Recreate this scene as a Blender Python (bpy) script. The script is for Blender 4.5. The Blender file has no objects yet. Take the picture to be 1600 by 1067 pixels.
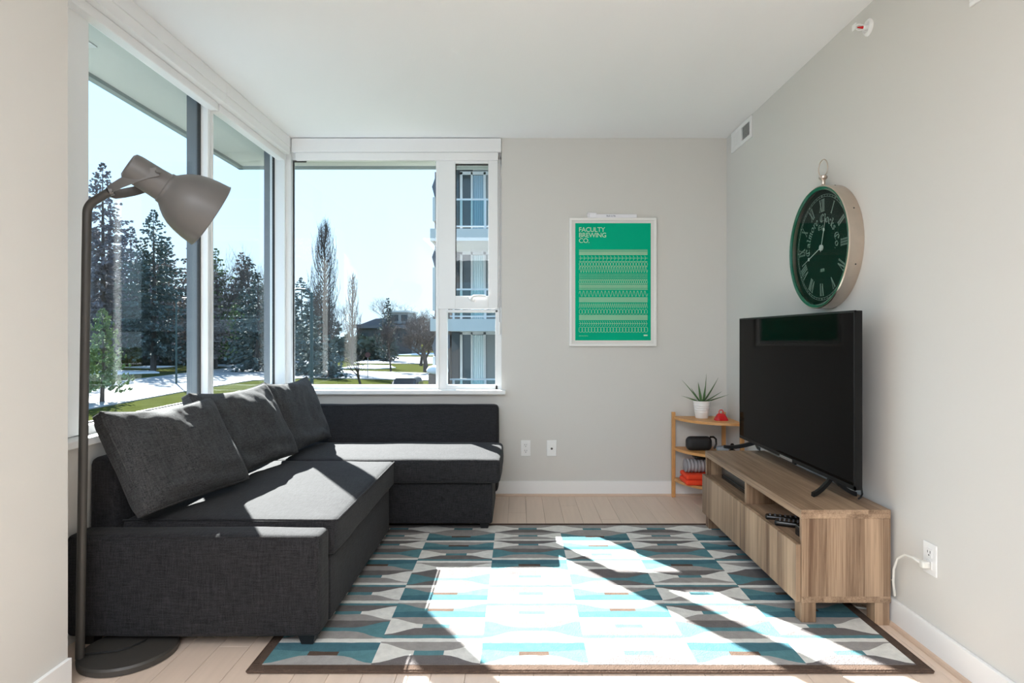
import bpy, bmesh, math, random
from mathutils import Vector, Matrix, noise

random.seed(11)
S = bpy.context.scene
COL = S.collection
PI = math.pi

# ------------------------------------------------------------------ camera
cam_d = bpy.data.cameras.new('camera')
cam = bpy.data.objects.new('camera', cam_d)
COL.objects.link(cam)
cam.location = (0, 0, 1.173)
cam.rotation_euler = (PI / 2, 0, 0)
cam_d.sensor_width = 36.0
cam_d.lens = 955 / 1600 * 36
cam_d.shift_x = -9 / 1600
cam_d.shift_y = -10.5 / 1600
cam_d.clip_start = 0.02
cam_d.clip_end = 600
S.camera = cam

# ------------------------------------------------------------------ world, sun, fill light, exposure
w = bpy.data.worlds.new('sky')
S.world = w
w.use_nodes = True
nt = w.node_tree
nt.nodes.clear()
out = nt.nodes.new('ShaderNodeOutputWorld')
bg = nt.nodes.new('ShaderNodeBackground')
tc = nt.nodes.new('ShaderNodeTexCoord')
sep = nt.nodes.new('ShaderNodeSeparateXYZ')
ramp = nt.nodes.new('ShaderNodeValToRGB')
ramp.color_ramp.elements[0].position = 0.0
ramp.color_ramp.elements[0].color = (0.455, 0.59, 0.69, 1)
ramp.color_ramp.elements[1].position = 1.0
ramp.color_ramp.elements[1].color = (0.33, 0.60, 1.05, 1)
e = ramp.color_ramp.elements.new(0.3)
e.color = (0.385, 0.62, 0.89, 1)
nt.links.new(tc.outputs['Generated'], sep.inputs[0])
nt.links.new(sep.outputs['Z'], ramp.inputs[0])
nt.links.new(ramp.outputs[0], bg.inputs[0])
bg.inputs[1].default_value = 2.0
nt.links.new(bg.outputs[0], out.inputs[0])

sun_d = bpy.data.lights.new('sun', 'SUN')
sun = bpy.data.objects.new('sun', sun_d)
COL.objects.link(sun)
sun_d.energy = 37.0
sun_d.color = (1.0, 0.985, 0.965)
sun_d.angle = math.radians(0.55)
sun.rotation_euler = Vector((0.761, -1.18, -1.0)).to_track_quat('-Z', 'Y').to_euler()
sun.location = (-10, 20, 15)


def fill_light(name, loc, sx, sy, power, col=(1, 0.95, 0.88)):
    d = bpy.data.lights.new(name, 'AREA')
    d.shape = 'RECTANGLE'
    d.size, d.size_y, d.energy, d.color = sx, sy, power, col
    o = bpy.data.objects.new(name, d)
    COL.objects.link(o)
    o.location = loc
    return o


fill_light('fill_light', (-0.45, -1.3, 2.59), 1.9, 2.8, 145, (0.92, 0.975, 1.06))  # added area light without a fixture, behind the camera, brightens the room

S.view_settings.view_transform = 'Standard'
S.view_settings.look = 'None'
S.view_settings.gamma = 1.0
S.view_settings.use_curve_mapping = False
S.view_settings.exposure = 0.22
S.cycles.use_denoising = True
S.cycles.max_bounces = 14
S.cycles.diffuse_bounces = 8
S.cycles.transparent_max_bounces = 24
S.cycles.sample_clamp_indirect = 6.0


# ------------------------------------------------------------------ materials
def mat(name, col, rough=0.5, metal=0.0, spec=0.5, vary=0.0, vscale=8.0, bump=0.0, bscale=80.0, stretch=None,
        rand=0.0):
    m = bpy.data.materials.new(name)
    m.use_nodes = True
    t = m.node_tree
    b = t.nodes['Principled BSDF']
    b.inputs['Base Color'].default_value = (*col, 1)
    b.inputs['Roughness'].default_value = rough
    b.inputs['Metallic'].default_value = metal
    b.inputs['Specular IOR Level'].default_value = spec
    src = None
    if vary or bump:
        c = t.nodes.new('ShaderNodeTexCoord')
        src = c.outputs['Object']
        if stretch:
            mp = t.nodes.new('ShaderNodeMapping')
            mp.inputs['Scale'].default_value = stretch
            t.links.new(src, mp.inputs[0])
            src = mp.outputs[0]
    colout = None
    if vary:
        n = t.nodes.new('ShaderNodeTexNoise')
        n.inputs['Scale'].default_value = vscale
        n.inputs['Detail'].default_value = 5
        t.links.new(src, n.inputs['Vector'])
        mx = t.nodes.new('ShaderNodeMix')
        mx.data_type = 'RGBA'
        mx.inputs[6].default_value = (*[max(0, k * (1 - vary)) for k in col], 1)
        mx.inputs[7].default_value = (*[min(1, k * (1 + vary)) for k in col], 1)
        t.links.new(n.outputs['Fac'], mx.inputs[0])
        colout = mx.outputs[2]
    if rand:
        oi = t.nodes.new('ShaderNodeObjectInfo')
        mr = t.nodes.new('ShaderNodeMapRange')
        mr.inputs[3].default_value = 1 - rand
        mr.inputs[4].default_value = 1 + rand
        t.links.new(oi.outputs['Random'], mr.inputs[0])
        vm = t.nodes.new('ShaderNodeVectorMath')
        vm.operation = 'SCALE'
        if colout is None:
            vm.inputs[0].default_value = col
        else:
            t.links.new(colout, vm.inputs[0])
        t.links.new(mr.outputs[0], vm.inputs['Scale'])
        colout = vm.outputs[0]
    if colout is not None:
        t.links.new(colout, b.inputs['Base Color'])
    if bump:
        n2 = t.nodes.new('ShaderNodeTexNoise')
        n2.inputs['Scale'].default_value = bscale
        n2.inputs['Detail'].default_value = 4
        t.links.new(src, n2.inputs['Vector'])
        bp = t.nodes.new('ShaderNodeBump')
        bp.inputs['Strength'].default_value = bump
        bp.inputs['Distance'].default_value = 0.004
        t.links.new(n2.outputs['Fac'], bp.inputs['Height'])
        t.links.new(bp.outputs[0], b.inputs['Normal'])
    return m


def wood(name, dark, light, axis, strip=0.075, rough=0.45):
    """laminated wood: staves of different tint side by side, streaks along `axis` (0,1,2)"""
    m = bpy.data.materials.new(name)
    m.use_nodes = True
    t = m.node_tree
    b = t.nodes['Principled BSDF']
    b.inputs['Roughness'].default_value = rough
    c = t.nodes.new('ShaderNodeTexCoord')

    def noise_n(scale, detail, rghn=0.6):
        mp = t.nodes.new('ShaderNodeMapping')
        mp.inputs['Scale'].default_value = scale
        t.links.new(c.outputs['Object'], mp.inputs[0])
        n = t.nodes.new('ShaderNodeTexNoise')
        n.inputs['Scale'].default_value = 1.0
        n.inputs['Detail'].default_value = detail
        n.inputs['Roughness'].default_value = rghn
        n.inputs['Distortion'].default_value = 0.6
        t.links.new(mp.outputs[0], n.inputs['Vector'])
        return n.outputs['Fac']
    s1 = [14.0] * 3
    s1[axis] = 0.7
    s2 = [150.0] * 3
    s2[axis] = 2.5
    a = noise_n(s1, 3)
    f = noise_n(s2, 5, 0.7)
    # staves
    mp = t.nodes.new('ShaderNodeMapping')
    sc = [1 / strip] * 3
    sc[axis] = 0.0
    mp.inputs['Scale'].default_value = sc
    t.links.new(c.outputs['Object'], mp.inputs[0])
    fl = t.nodes.new('ShaderNodeVectorMath')
    fl.operation = 'FLOOR'
    t.links.new(mp.outputs[0], fl.inputs[0])
    wn = t.nodes.new('ShaderNodeTexWhiteNoise')
    t.links.new(fl.outputs[0], wn.inputs['Vector'])

    def math_n(op, x, y):
        n = t.nodes.new('ShaderNodeMath')
        n.operation = op
        for i, v in enumerate((x, y)):
            if isinstance(v, float):
                n.inputs[i].default_value = v
            else:
                t.links.new(v, n.inputs[i])
        return n.outputs[0]
    v = math_n('ADD', math_n('MULTIPLY', a, 0.95), math_n('MULTIPLY', f, 1.05))
    v = math_n('ADD', v, math_n('MULTIPLY', wn.outputs['Value'], 0.34))
    v = math_n('SUBTRACT', v, 0.67)
    r = t.nodes.new('ShaderNodeValToRGB')
    r.color_ramp.elements[0].color = (*dark, 1)
    r.color_ramp.elements[1].color = (*light, 1)
    r.color_ramp.elements[0].position = 0.15
    r.color_ramp.elements[1].position = 0.85
    t.links.new(v, r.inputs[0])
    t.links.new(r.outputs[0], b.inputs['Base Color'])
    return m


def fabric(name, col, contrast=0.55):
    """heathered woven cloth: fine threads running along each axis"""
    m = bpy.data.materials.new(name)
    m.use_nodes = True
    t = m.node_tree
    b = t.nodes['Principled BSDF']
    b.inputs['Roughness'].default_value = 0.85
    b.inputs['Specular IOR Level'].default_value = 0.11
    b.inputs['Sheen Weight'].default_value = 0.05
    c = t.nodes.new('ShaderNodeTexCoord')
    outs = []
    for sc in ((22, 250, 250), (250, 22, 250), (250, 250, 22)):
        mp = t.nodes.new('ShaderNodeMapping')
        mp.inputs['Scale'].default_value = sc
        t.links.new(c.outputs['Object'], mp.inputs[0])
        n = t.nodes.new('ShaderNodeTexNoise')
        n.inputs['Scale'].default_value = 1
        n.inputs['Detail'].default_value = 2
        t.links.new(mp.outputs[0], n.inputs['Vector'])
        outs.append(n.outputs['Fac'])
    a = t.nodes.new('ShaderNodeMath')
    a.operation = 'ADD'
    t.links.new(outs[0], a.inputs[0])
    t.links.new(outs[1], a.inputs[1])
    a2 = t.nodes.new('ShaderNodeMath')
    a2.operation = 'ADD'
    t.links.new(a.outputs[0], a2.inputs[0])
    t.links.new(outs[2], a2.inputs[1])
    mr = t.nodes.new('ShaderNodeMapRange')
    mr.inputs[1].default_value = 1.1
    mr.inputs[2].default_value = 1.9
    t.links.new(a2.outputs[0], mr.inputs[0])
    mx = t.nodes.new('ShaderNodeMix')
    mx.data_type = 'RGBA'
    mx.inputs[6].default_value = (*[k * (1 - contrast) for k in col], 1)
    mx.inputs[7].default_value = (*[k * (1 + contrast) for k in col], 1)
    t.links.new(mr.outputs[0], mx.inputs[0])
    t.links.new(mx.outputs[2], b.inputs['Base Color'])
    bp = t.nodes.new('ShaderNodeBump')
    bp.inputs['Strength'].default_value = 0.25
    bp.inputs['Distance'].default_value = 0.002
    t.links.new(mr.outputs[0], bp.inputs['Height'])
    t.links.new(bp.outputs[0], b.inputs['Normal'])
    return m


def glass(name, tint, ior=1.45):
    m = bpy.data.materials.new(name)
    m.use_nodes = True
    t = m.node_tree
    t.nodes.clear()
    o = t.nodes.new('ShaderNodeOutputMaterial')
    mx = t.nodes.new('ShaderNodeMixShader')
    tr = t.nodes.new('ShaderNodeBsdfTransparent')
    tr.inputs[0].default_value = (*tint, 1)
    gl = t.nodes.new('ShaderNodeBsdfGlossy')
    gl.inputs['Roughness'].default_value = 0.0
    # Schlick reflectance from the angle of view, the same from both sides of the sheet
    ge = t.nodes.new('ShaderNodeNewGeometry')
    dt = t.nodes.new('ShaderNodeVectorMath')
    dt.operation = 'DOT_PRODUCT'
    t.links.new(ge.outputs['Incoming'], dt.inputs[0])
    t.links.new(ge.outputs['Normal'], dt.inputs[1])

    def mth(op, a, b=None):
        n = t.nodes.new('ShaderNodeMath')
        n.operation = op
        for i, v in enumerate((a, b)):
            if v is None:
                continue
            if isinstance(v, (int, float)):
                n.inputs[i].default_value = v
            else:
                t.links.new(v, n.inputs[i])
        return n.outputs[0]
    f0 = ((ior - 1) / (ior + 1)) ** 2
    pw5 = mth('POWER', mth('SUBTRACT', 1.0, mth('ABSOLUTE', dt.outputs['Value'])), 5.0)
    fac = mth('ADD', mth('MULTIPLY', pw5, 1 - f0), f0)
    t.links.new(mth('MULTIPLY', fac, 0.6), mx.inputs[0])
    t.links.new(tr.outputs[0], mx.inputs[1])
    t.links.new(gl.outputs[0], mx.inputs[2])
    t.links.new(mx.outputs[0], o.inputs[0])
    return m


M = {}
M['wall'] = mat('wall_paint', (0.63, 0.617, 0.585), 0.75, spec=0.25, bump=0.05, bscale=250)
M['ceiling'] = mat('ceiling_paint', (0.84, 0.845, 0.85), 0.9, spec=0.1, bump=0.15, bscale=180)
M['trim'] = mat('white_trim_paint', (0.82, 0.82, 0.81), 0.4)
M['shoe'] = mat('shoe_moulding_wood', (0.60, 0.45, 0.34), 0.5, vary=0.1, vscale=6)
M['plank'] = mat('pale_oak', (0.66, 0.525, 0.425), 0.42, vary=0.10, vscale=1.0, stretch=(40, 2.2, 40), rand=0.05,
                 bump=0.05, bscale=2.0)
M['subfloor'] = mat('subfloor', (0.25, 0.18, 0.13), 0.8)
M['vinyl'] = mat('white_vinyl', (0.80, 0.81, 0.81), 0.35)
M['blind'] = mat('white_blind', (0.82, 0.82, 0.82), 0.55)
M['darkalu'] = mat('dark_aluminium', (0.10, 0.115, 0.13), 0.35)
M['gasket'] = mat('black_gasket', (0.02, 0.02, 0.02), 0.6)
M['glass'] = glass('window_glass', (0.955, 0.975, 0.97))
M['plate'] = mat('white_plastic', (0.80, 0.80, 0.79), 0.3)
M['slot'] = mat('dark_slot', (0.03, 0.03, 0.03), 0.6)
M['fabric'] = fabric('charcoal_fabric', (0.020, 0.0195, 0.021))
M['pillow'] = fabric('grey_cushion_fabric', (0.040, 0.040, 0.041))
M['blackwood'] = mat('black_plastic_leg', (0.012, 0.012, 0.013), 0.4)
M['lamp'] = mat('warm_grey_metal', (0.115, 0.110, 0.105), 0.42, spec=0.5)
M['lampdark'] = mat('dark_grey_metal', (0.045, 0.041, 0.036), 0.45)
M['lampin'] = mat('lamp_white_inside', (0.75, 0.74, 0.72), 0.5)
M['cordblack'] = mat('black_cord', (0.012, 0.012, 0.012), 0.5)
M['cordwhite'] = mat('white_cord', (0.72, 0.71, 0.66), 0.4)
WD, WL = (0.112, 0.058, 0.029), (0.47, 0.325, 0.212)
M['wood_z'] = wood('walnut_laminate_upright', WD, WL, 2)
M['wood_y'] = wood('walnut_laminate_lengthwise', WD, WL, 1, 0.09)
M['wood_x'] = wood('walnut_laminate_crosswise', WD, WL, 0, 0.09)
M['bamboo'] = mat('bamboo', (0.60, 0.30, 0.105), 0.45, vary=0.15, vscale=3, stretch=(12, 12, 12))
M['screen'] = mat('tv_screen', (0.0030, 0.0025, 0.0022), 0.04, spec=0.03)
M['tvblack'] = mat('tv_black_plastic', (0.007, 0.007, 0.007), 0.4, spec=0.2)
M['silver'] = mat('silver', (0.45, 0.45, 0.45), 0.3, metal=0.8)
M['nickel'] = mat('brushed_nickel', (0.62, 0.53, 0.45), 0.28, metal=1.0, vary=0.1, vscale=20)
M['dial'] = mat('dark_green_dial', (0.0020, 0.0105, 0.0068), 0.6, spec=0.06)
M['bezel'] = mat('green_bevel_glass', (0.008, 0.10, 0.055), 0.15)
M['hands'] = mat('pale_hands', (0.42, 0.48, 0.45), 0.5)
M['numerals'] = mat('pale_numerals', (0.20, 0.28, 0.245), 0.6)
M['clockglass'] = glass('clock_glass', (0.96, 0.98, 0.97), 1.13)
M['posterglass'] = glass('poster_acrylic', (0.98, 0.98, 0.98), 1.04)
M['frame'] = mat('white_frame', (0.82, 0.81, 0.78), 0.4)
M['mat'] = mat('poster_mount', (0.80, 0.79, 0.76), 0.8)
M['print'] = mat('poster_green', (0.0, 0.44, 0.245), 0.7, spec=0.08)
M['ink'] = mat('poster_ink', (0.52, 0.72, 0.50), 0.7)
M['inkpale'] = mat('poster_title_ink', (0.62, 0.80, 0.60), 0.7)
M['inktint'] = mat('poster_tint', (0.25, 0.57, 0.36), 0.7)
M['tray'] = mat('white_gloss_plastic', (0.80, 0.80, 0.84), 0.3)
M['bluetext'] = mat('dark_blue_text', (0.03, 0.03, 0.10), 0.6)
M['pot'] = mat('white_ceramic', (0.80, 0.79, 0.77), 0.3)
M['soil'] = mat('soil', (0.04, 0.028, 0.018), 0.95, bump=0.8, bscale=60)
M['leaf'] = mat('aloe_leaf', (0.085, 0.175, 0.06), 0.4, vary=0.25, vscale=25)
M['red'] = mat('red_gloss', (0.55, 0.008, 0.012), 0.12)
M['speaker'] = mat('black_mesh_cloth', (0.010, 0.010, 0.011), 0.6, bump=0.3, bscale=500)
M['greycloth'] = mat('pale_grey_cloth', (0.33, 0.31, 0.32), 0.95, bump=0.4, bscale=200)
M['orange'] = mat('orange_cloth', (0.80, 0.055, 0.012), 0.9, bump=0.4, bscale=200)
M['blackplastic'] = mat('black_plastic', (0.008, 0.008, 0.008), 0.25)
M['buttons'] = mat('grey_buttons', (0.14, 0.14, 0.15), 0.5)
M['bluegrey'] = mat('blue_grey_cloth', (0.30, 0.34, 0.38), 0.9)
# rug
pile = dict(rough=1.0, spec=0.05, vary=0.24, vscale=34, bump=1.0, bscale=200)
M['rug_white'] = mat('rug_white', (0.70, 0.69, 0.65), **pile)
M['rug_grey'] = mat('rug_grey', (0.32, 0.30, 0.285), **pile)
M['rug_pale'] = mat('rug_pale_grey', (0.36, 0.35, 0.34), **pile)
M['rug_dark'] = mat('rug_dark_grey', (0.155, 0.140, 0.138), **pile)
M['rug_teal'] = mat('rug_teal', (0.10, 0.225, 0.25), **pile)
M['rug_deep'] = mat('rug_deep_teal', (0.065, 0.155, 0.19), **pile)
M['rug_brown'] = mat('rug_brown', (0.095, 0.065, 0.05), **pile)
# outside
M['grass'] = mat('lawn_grass', (0.0330, 0.0382, 0.0112), 1.0, spec=0.0, vary=0.45, vscale=0.6, bump=0.5, bscale=30)
M['asphalt'] = mat('pale_concrete_road', (0.1800, 0.1800, 0.1770), 0.9, vary=0.1, vscale=0.5)
M['snow'] = mat('old_snow', (0.55, 0.57, 0.60), 0.9, vary=0.15, vscale=2)
M['kerb'] = mat('kerb_concrete', (0.2400, 0.2325, 0.2250), 0.9)
M['bark'] = mat('bark', (0.0675, 0.0540, 0.0480), 0.95, vary=0.3, vscale=4)
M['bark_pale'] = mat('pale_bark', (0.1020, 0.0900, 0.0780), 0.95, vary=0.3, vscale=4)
M['needle_dark'] = mat('dark_needles', (0.0930, 0.1170, 0.1080), 0.9, spec=0.1, vary=0.5, vscale=0.8)
M['needle_violet'] = mat('dull_needles', (0.1500, 0.1440, 0.1620), 0.9, spec=0.1, vary=0.5, vscale=0.8)
M['needle_brown'] = mat('brown_twigs', (0.1875, 0.1575, 0.1425), 0.95, spec=0.1, vary=0.4, vscale=0.8)
M['needle_green'] = mat('fresh_needles', (0.1425, 0.2025, 0.0900), 0.9, spec=0.1, vary=0.5, vscale=1.5)
M['shrub'] = mat('shrub_leaf', (0.0900, 0.1125, 0.0930), 0.9, spec=0.1, vary=0.5, vscale=1.5)
M['brick'] = mat('brown_brick', (0.1650, 0.1275, 0.1080), 0.9, vary=0.2, vscale=9)
M['concrete'] = mat('pale_concrete', (0.42, 0.44, 0.43), 0.85, vary=0.06, vscale=2)
M['soffit'] = mat('soffit_panel', (0.42, 0.44, 0.41), 0.7)
M['fascia'] = mat('fascia_metal', (0.20, 0.24, 0.24), 0.5)
M['panelgrey'] = mat('grey_cladding', (0.20, 0.21, 0.21), 0.8, vary=0.08, vscale=2)
M['paneldark'] = mat('dark_cladding', (0.045, 0.05, 0.055), 0.7)
M['bframe'] = mat('pale_metal_frame', (0.48, 0.50, 0.51), 0.4)
M['curtain'] = mat('pale_curtain', (0.45, 0.55, 0.58), 0.9)
M['curtain_blue'] = mat('blue_curtain', (0.20, 0.30, 0.37), 0.8)
M['railglass'] = glass('railing_glass', (0.70, 0.84, 0.86))
M['darkglass'] = mat('dark_window', (0.03, 0.045, 0.055), 0.08)
M['roof'] = mat('dark_roof', (0.09, 0.095, 0.11), 0.8)
M['teal_post'] = mat('teal_painted_steel', (0.008, 0.035, 0.037), 0.5)
M['signred'] = mat('sign_red', (0.06, 0.012, 0.014), 0.5)
M['carpaint'] = mat('grey_car_paint', (0.012, 0.015, 0.017), 0.55, spec=0.2)
M['carred'] = mat('maroon_car_paint', (0.05, 0.008, 0.010), 0.5, spec=0.2)
M['tyre'] = mat('tyre', (0.015, 0.015, 0.015), 0.8)


# ------------------------------------------------------------------ mesh builder
class B:
    def __init__(self):
        self.bm = bmesh.new()

    def merge(self, other):
        me = bpy.data.meshes.new('tmp')
        other.to_mesh(me)
        other.free()
        self.bm.from_mesh(me)
        bpy.data.meshes.remove(me)

    def box(self, x0, x1, y0, y1, z0, z1, bev=0.0, seg=2, mi=0):
        b = bmesh.new()
        vs = [b.verts.new((x, y, z)) for x in (x0, x1) for y in (y0, y1) for z in (z0, z1)]
        for f in ((0, 1, 3, 2), (4, 6, 7, 5), (0, 4, 5, 1), (2, 3, 7, 6), (0, 2, 6, 4), (1, 5, 7, 3)):
            b.faces.new([vs[i] for i in f]).material_index = mi
        if bev:
            bmesh.ops.bevel(b, geom=b.edges[:], offset=bev, segments=seg, affect='EDGES', profile=0.5)
        self.merge(b)
        return self

    def raw(self, verts, faces, mi=0):
        vs = [self.bm.verts.new(v) for v in verts]
        for f in faces:
            try:
                self.bm.faces.new([vs[i] for i in f]).material_index = mi
            except ValueError:
                pass
        return self

    def rings(self, rings, closed_caps=True, mi=0):
        """list of rings (lists of Vector), bridged"""
        rv = [[self.bm.verts.new(p) for p in r] for r in rings]
        n = len(rings[0])
        for a, b in zip(rv, rv[1:]):
            for i in range(n):
                self.bm.faces.new((a[i], a[(i + 1) % n], b[(i + 1) % n], b[i])).material_index = mi
        if closed_caps:
            self.bm.faces.new(rv[0][::-1]).material_index = mi
            self.bm.faces.new(rv[-1]).material_index = mi
        return self

    def tube(self, pts, r, n=8, caps=True, mi=0):
        pts = [Vector(p) for p in pts]
        rs = r if isinstance(r, (list, tuple)) else [r] * len(pts)
        rings = []
        up = None
        for i, p in enumerate(pts):
            d = (pts[min(i + 1, len(pts) - 1)] - pts[max(i - 1, 0)]).normalized()
            if up is None:
                up = Vector((0, 0, 1)) if abs(d.z) < 0.9 else Vector((1, 0, 0))
            u = (up - d * up.dot(d)).normalized()
            v = d.cross(u)
            up = u
            rings.append([p + (u * math.cos(2 * PI * k / n) + v * math.sin(2 * PI * k / n)) * rs[i] for k in range(n)])
        return self.rings(rings, caps, mi)

    def lathe(self, prof, org=(0, 0, 0), axis=(0, 0, 1), n=32, caps=True, mi=0, sx=1.0):
        """prof: list of (radius, height along axis)"""
        org = Vector(org)
        d = Vector(axis).normalized()
        up = Vector((0, 0, 1)) if abs(d.z) < 0.9 else Vector((1, 0, 0))
        u = (up - d * up.dot(d)).normalized()
        v = d.cross(u)
        rings = [[org + d * h + (u * math.cos(2 * PI * k / n) + v * math.sin(2 * PI * k / n)) * max(r, 1e-5) for k in
                  range(n)] for r, h in prof]
        return self.rings(rings, caps, mi)

    def prism(self, poly, axis, a, b, mi=0):
        """poly of 2D points extruded along axis from a to b"""
        def pt(p, t):
            q = list(p)
            q.insert(axis, t)
            return Vector(q)
        return self.rings([[pt(p, a) for p in poly], [pt(p, b) for p in poly]], True, mi)

    def rbox(self, x0, x1, y0, y1, z0, z1, r=0.03, n=(6, 6, 3), bulge=(0, 0, 0), amp=0.0, freq=6.0, seed=0.0, k=3):
        """soft rounded box with bulged faces and faint wrinkles"""
        lo, hi = Vector((x0, y0, z0)), Vector((x1, y1, z1))
        ax = []
        for i in range(3):
            a, c = lo[i], hi[i]
            rr = min(r, (c - a) / 2)
            s = [a + rr * (1 - math.cos(PI / 2 * t / k)) for t in range(k)]
            s += [a + rr + (c - a - 2 * rr) * t / n[i] for t in range(n[i] + 1)]
            s += [c - q for q in reversed([rr * (1 - math.cos(PI / 2 * t / k)) for t in range(k)])]
            ax.append(s)
        ctr, half = (lo + hi) / 2, (hi - lo) / 2
        vmap = {}

        def vert(i, j, l):
            key = (i, j, l)
            if key in vmap:
                return vmap[key]
            p = Vector((ax[0][i], ax[1][j], ax[2][l]))
            inn = Vector([min(max(p[q], lo[q] + min(r, half[q])), hi[q] - min(r, half[q])) for q in range(3)])
            d = p - inn
            if d.length > 1e-9:
                p = inn + d.normalized() * min(r, *half)
            uvw = Vector([(p[q] - ctr[q]) / half[q] for q in range(3)])
            off = Vector((0, 0, 0))
            for q in range(3):
                o1, o2 = (q + 1) % 3, (q + 2) % 3
                off[q] = bulge[q] * (1 - uvw[o1] ** 2) * (1 - uvw[o2] ** 2) * uvw[q] ** 3
            p = p + off
            if amp:
                p = p + noise.noise_vector(p * freq + Vector((seed, seed * 1.7, 0))) * amp
            vmap[key] = self.bm.verts.new(p)
            return vmap[key]
        nx, ny, nz = len(ax[0]) - 1, len(ax[1]) - 1, len(ax[2]) - 1
        for i in range(nx):
            for j in range(ny):
                self.bm.faces.new([vert(i, j, 0), vert(i, j + 1, 0), vert(i + 1, j + 1, 0), vert(i + 1, j, 0)])
                self.bm.faces.new([vert(i, j, nz), vert(i + 1, j, nz), vert(i + 1, j + 1, nz), vert(i, j + 1, nz)])
        for i in range(nx):
            for l in range(nz):
                self.bm.faces.new([vert(i, 0, l), vert(i + 1, 0, l), vert(i + 1, 0, l + 1), vert(i, 0, l + 1)])
                self.bm.faces.new([vert(i, ny, l), vert(i, ny, l + 1), vert(i + 1, ny, l + 1), vert(i + 1, ny, l)])
        for j in range(ny):
            for l in range(nz):
                self.bm.faces.new([vert(0, j, l), vert(0, j, l + 1), vert(0, j + 1, l + 1), vert(0, j + 1, l)])
                self.bm.faces.new([vert(nx, j, l), vert(nx, j + 1, l), vert(nx, j + 1, l + 1), vert(nx, j, l + 1)])
        return self

    def done(self, name, mats, parent=None, smooth=False, base=None):
        if not isinstance(mats, (list, tuple)):
            mats = [mats]
        org = Vector((0, 0, 0))
        if parent is not None:
            q = parent
            while q is not None:
                org += q.location
                q = q.parent
        elif base is not None:
            org = Vector(base)
        bmesh.ops.recalc_face_normals(self.bm, faces=self.bm.faces[:])
        if org.length:
            bmesh.ops.translate(self.bm, verts=self.bm.verts[:], vec=-org)
        me = bpy.data.meshes.new(name)
        self.bm.to_mesh(me)
        self.bm.free()
        for m in mats:
            me.materials.append(M[m] if isinstance(m, str) else m)
        if smooth:
            me.polygons.foreach_set('use_smooth', [True] * len(me.polygons))
            if smooth != 'all':
                me.set_sharp_from_angle(angle=math.radians(40))
        o = bpy.data.objects.new(name, me)
        COL.objects.link(o)
        if parent is not None:
            o.parent = parent
        elif base is not None:
            o.location = base
        return o


def tag(o, label=None, cat=None, group=None, kind=None):
    if label:
        o['label'] = label
    if cat:
        o['category'] = cat
    if group:
        o['group'] = group
    if kind:
        o['kind'] = kind
    return o


def thing(name, label, cat, loc=(0, 0, 0), group=None):
    o = bpy.data.objects.new(name, None)
    o.empty_display_size = 0.1
    COL.objects.link(o)
    o.location = loc
    return tag(o, label, cat, group)


def struct(name, loc=(0, 0, 0)):
    o = bpy.data.objects.new(name, None)
    COL.objects.link(o)
    o.location = loc
    o['kind'] = 'structure'
    return o


def sbox(name, m, *a, parent=None, bev=0.0):
    o = B().box(*a, bev=bev).done(name, m, parent)
    if parent is None:
        o['kind'] = 'structure'
    return o


def text_mesh(txt, size, mtx, m, name, parent, space=1.0, shear=0.0):
    cu = bpy.data.curves.new(name, 'FONT')
    cu.body = txt
    cu.size = size
    cu.space_character = space
    cu.shear = shear
    cu.extrude = 0.0004
    cu.resolution_u = 3
    tmp = bpy.data.objects.new(name, cu)
    COL.objects.link(tmp)
    dg = bpy.context.evaluated_depsgraph_get()
    me = bpy.data.meshes.new_from_object(tmp.evaluated_get(dg))
    bpy.data.objects.remove(tmp)
    bpy.data.curves.remove(cu)
    me.transform(mtx)
    if parent is not None:
        q, off = parent, Vector((0, 0, 0))
        while q is not None:
            off += q.location
            q = q.parent
        me.transform(Matrix.Translation(-off))
    me.materials.clear()
    me.materials.append(M[m])
    o = bpy.data.objects.new(name, me)
    COL.objects.link(o)
    if parent is not None:
        o.parent = parent
    return o


# ================================================================== ROOM
XR, YB, ZC = 1.525, 4.463, 2.608     # right wall face, back wall face, ceiling
XL, XRec = -1.487, -1.695             # near left wall face, recess wall face
YR = -4.0                             # rear wall
# floor: subfloor slab and oak planks running towards the far wall
floor = struct('floor')
B().box(-2.0, 1.8, YR, 4.75, -0.25, -0.014).done('subfloor', 'subfloor', floor)
B().box(-2.0, 1.8, YR, 1.2, -0.014, 0.0).done('floor_surface', 'plank', floor)
pw, plen = 0.118, 1.25
plank_me = None
x = XRec - 0.02
i = 0
while x < XR:
    off = (i * 0.47) % plen
    segs = []
    a = 1.2
    b_ = 1.2 + off if off > 0.15 else 1.2 + plen
    while a < YB:
        segs.append((a, min(b_, YB + 0.02)))
        a, b_ = b_, b_ + plen
    for (a, c) in segs:
        if c - a < 0.03:
            continue
        B().box(x + 0.0006, min(x + pw, XR + 0.01) - 0.0006, a + 0.0006, c - 0.0006, -0.014, 0.0,
                bev=0.0009, seg=1).done('floor_plank', 'plank', floor)
    x += pw
    i += 1

sbox('ceiling', 'ceiling', -2.0, 1.8, YR, 4.75, ZC, ZC + 0.12)
wr = sbox('wall_right', 'wall', XR, XR + 0.15, YR, YB + 0.3, 0, ZC)
# back wall: around window (opening X -1.70..-0.118, Z .74..2.608)
wb = B()
wb.box(-0.118, XR + 0.1, YB, YB + 0.16, 0, ZC)
wb.box(-1.80, -0.118, YB, YB + 0.16, 0, 0.745)
wb.done('wall_back', 'wall')['kind'] = 'structure'
# left: near wall block, wall under window in the recess, rear
wl = B()
wl.box(-1.92, XL, YR, 2.02, 0, ZC)
wl.box(-1.92, XRec, 2.02, 4.62, 0, 0.742)
wl.box(-1.92, -1.735, 2.02, 2.30, 0.742, ZC)
wl.done('wall_left', 'wall')['kind'] = 'structure'
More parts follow.
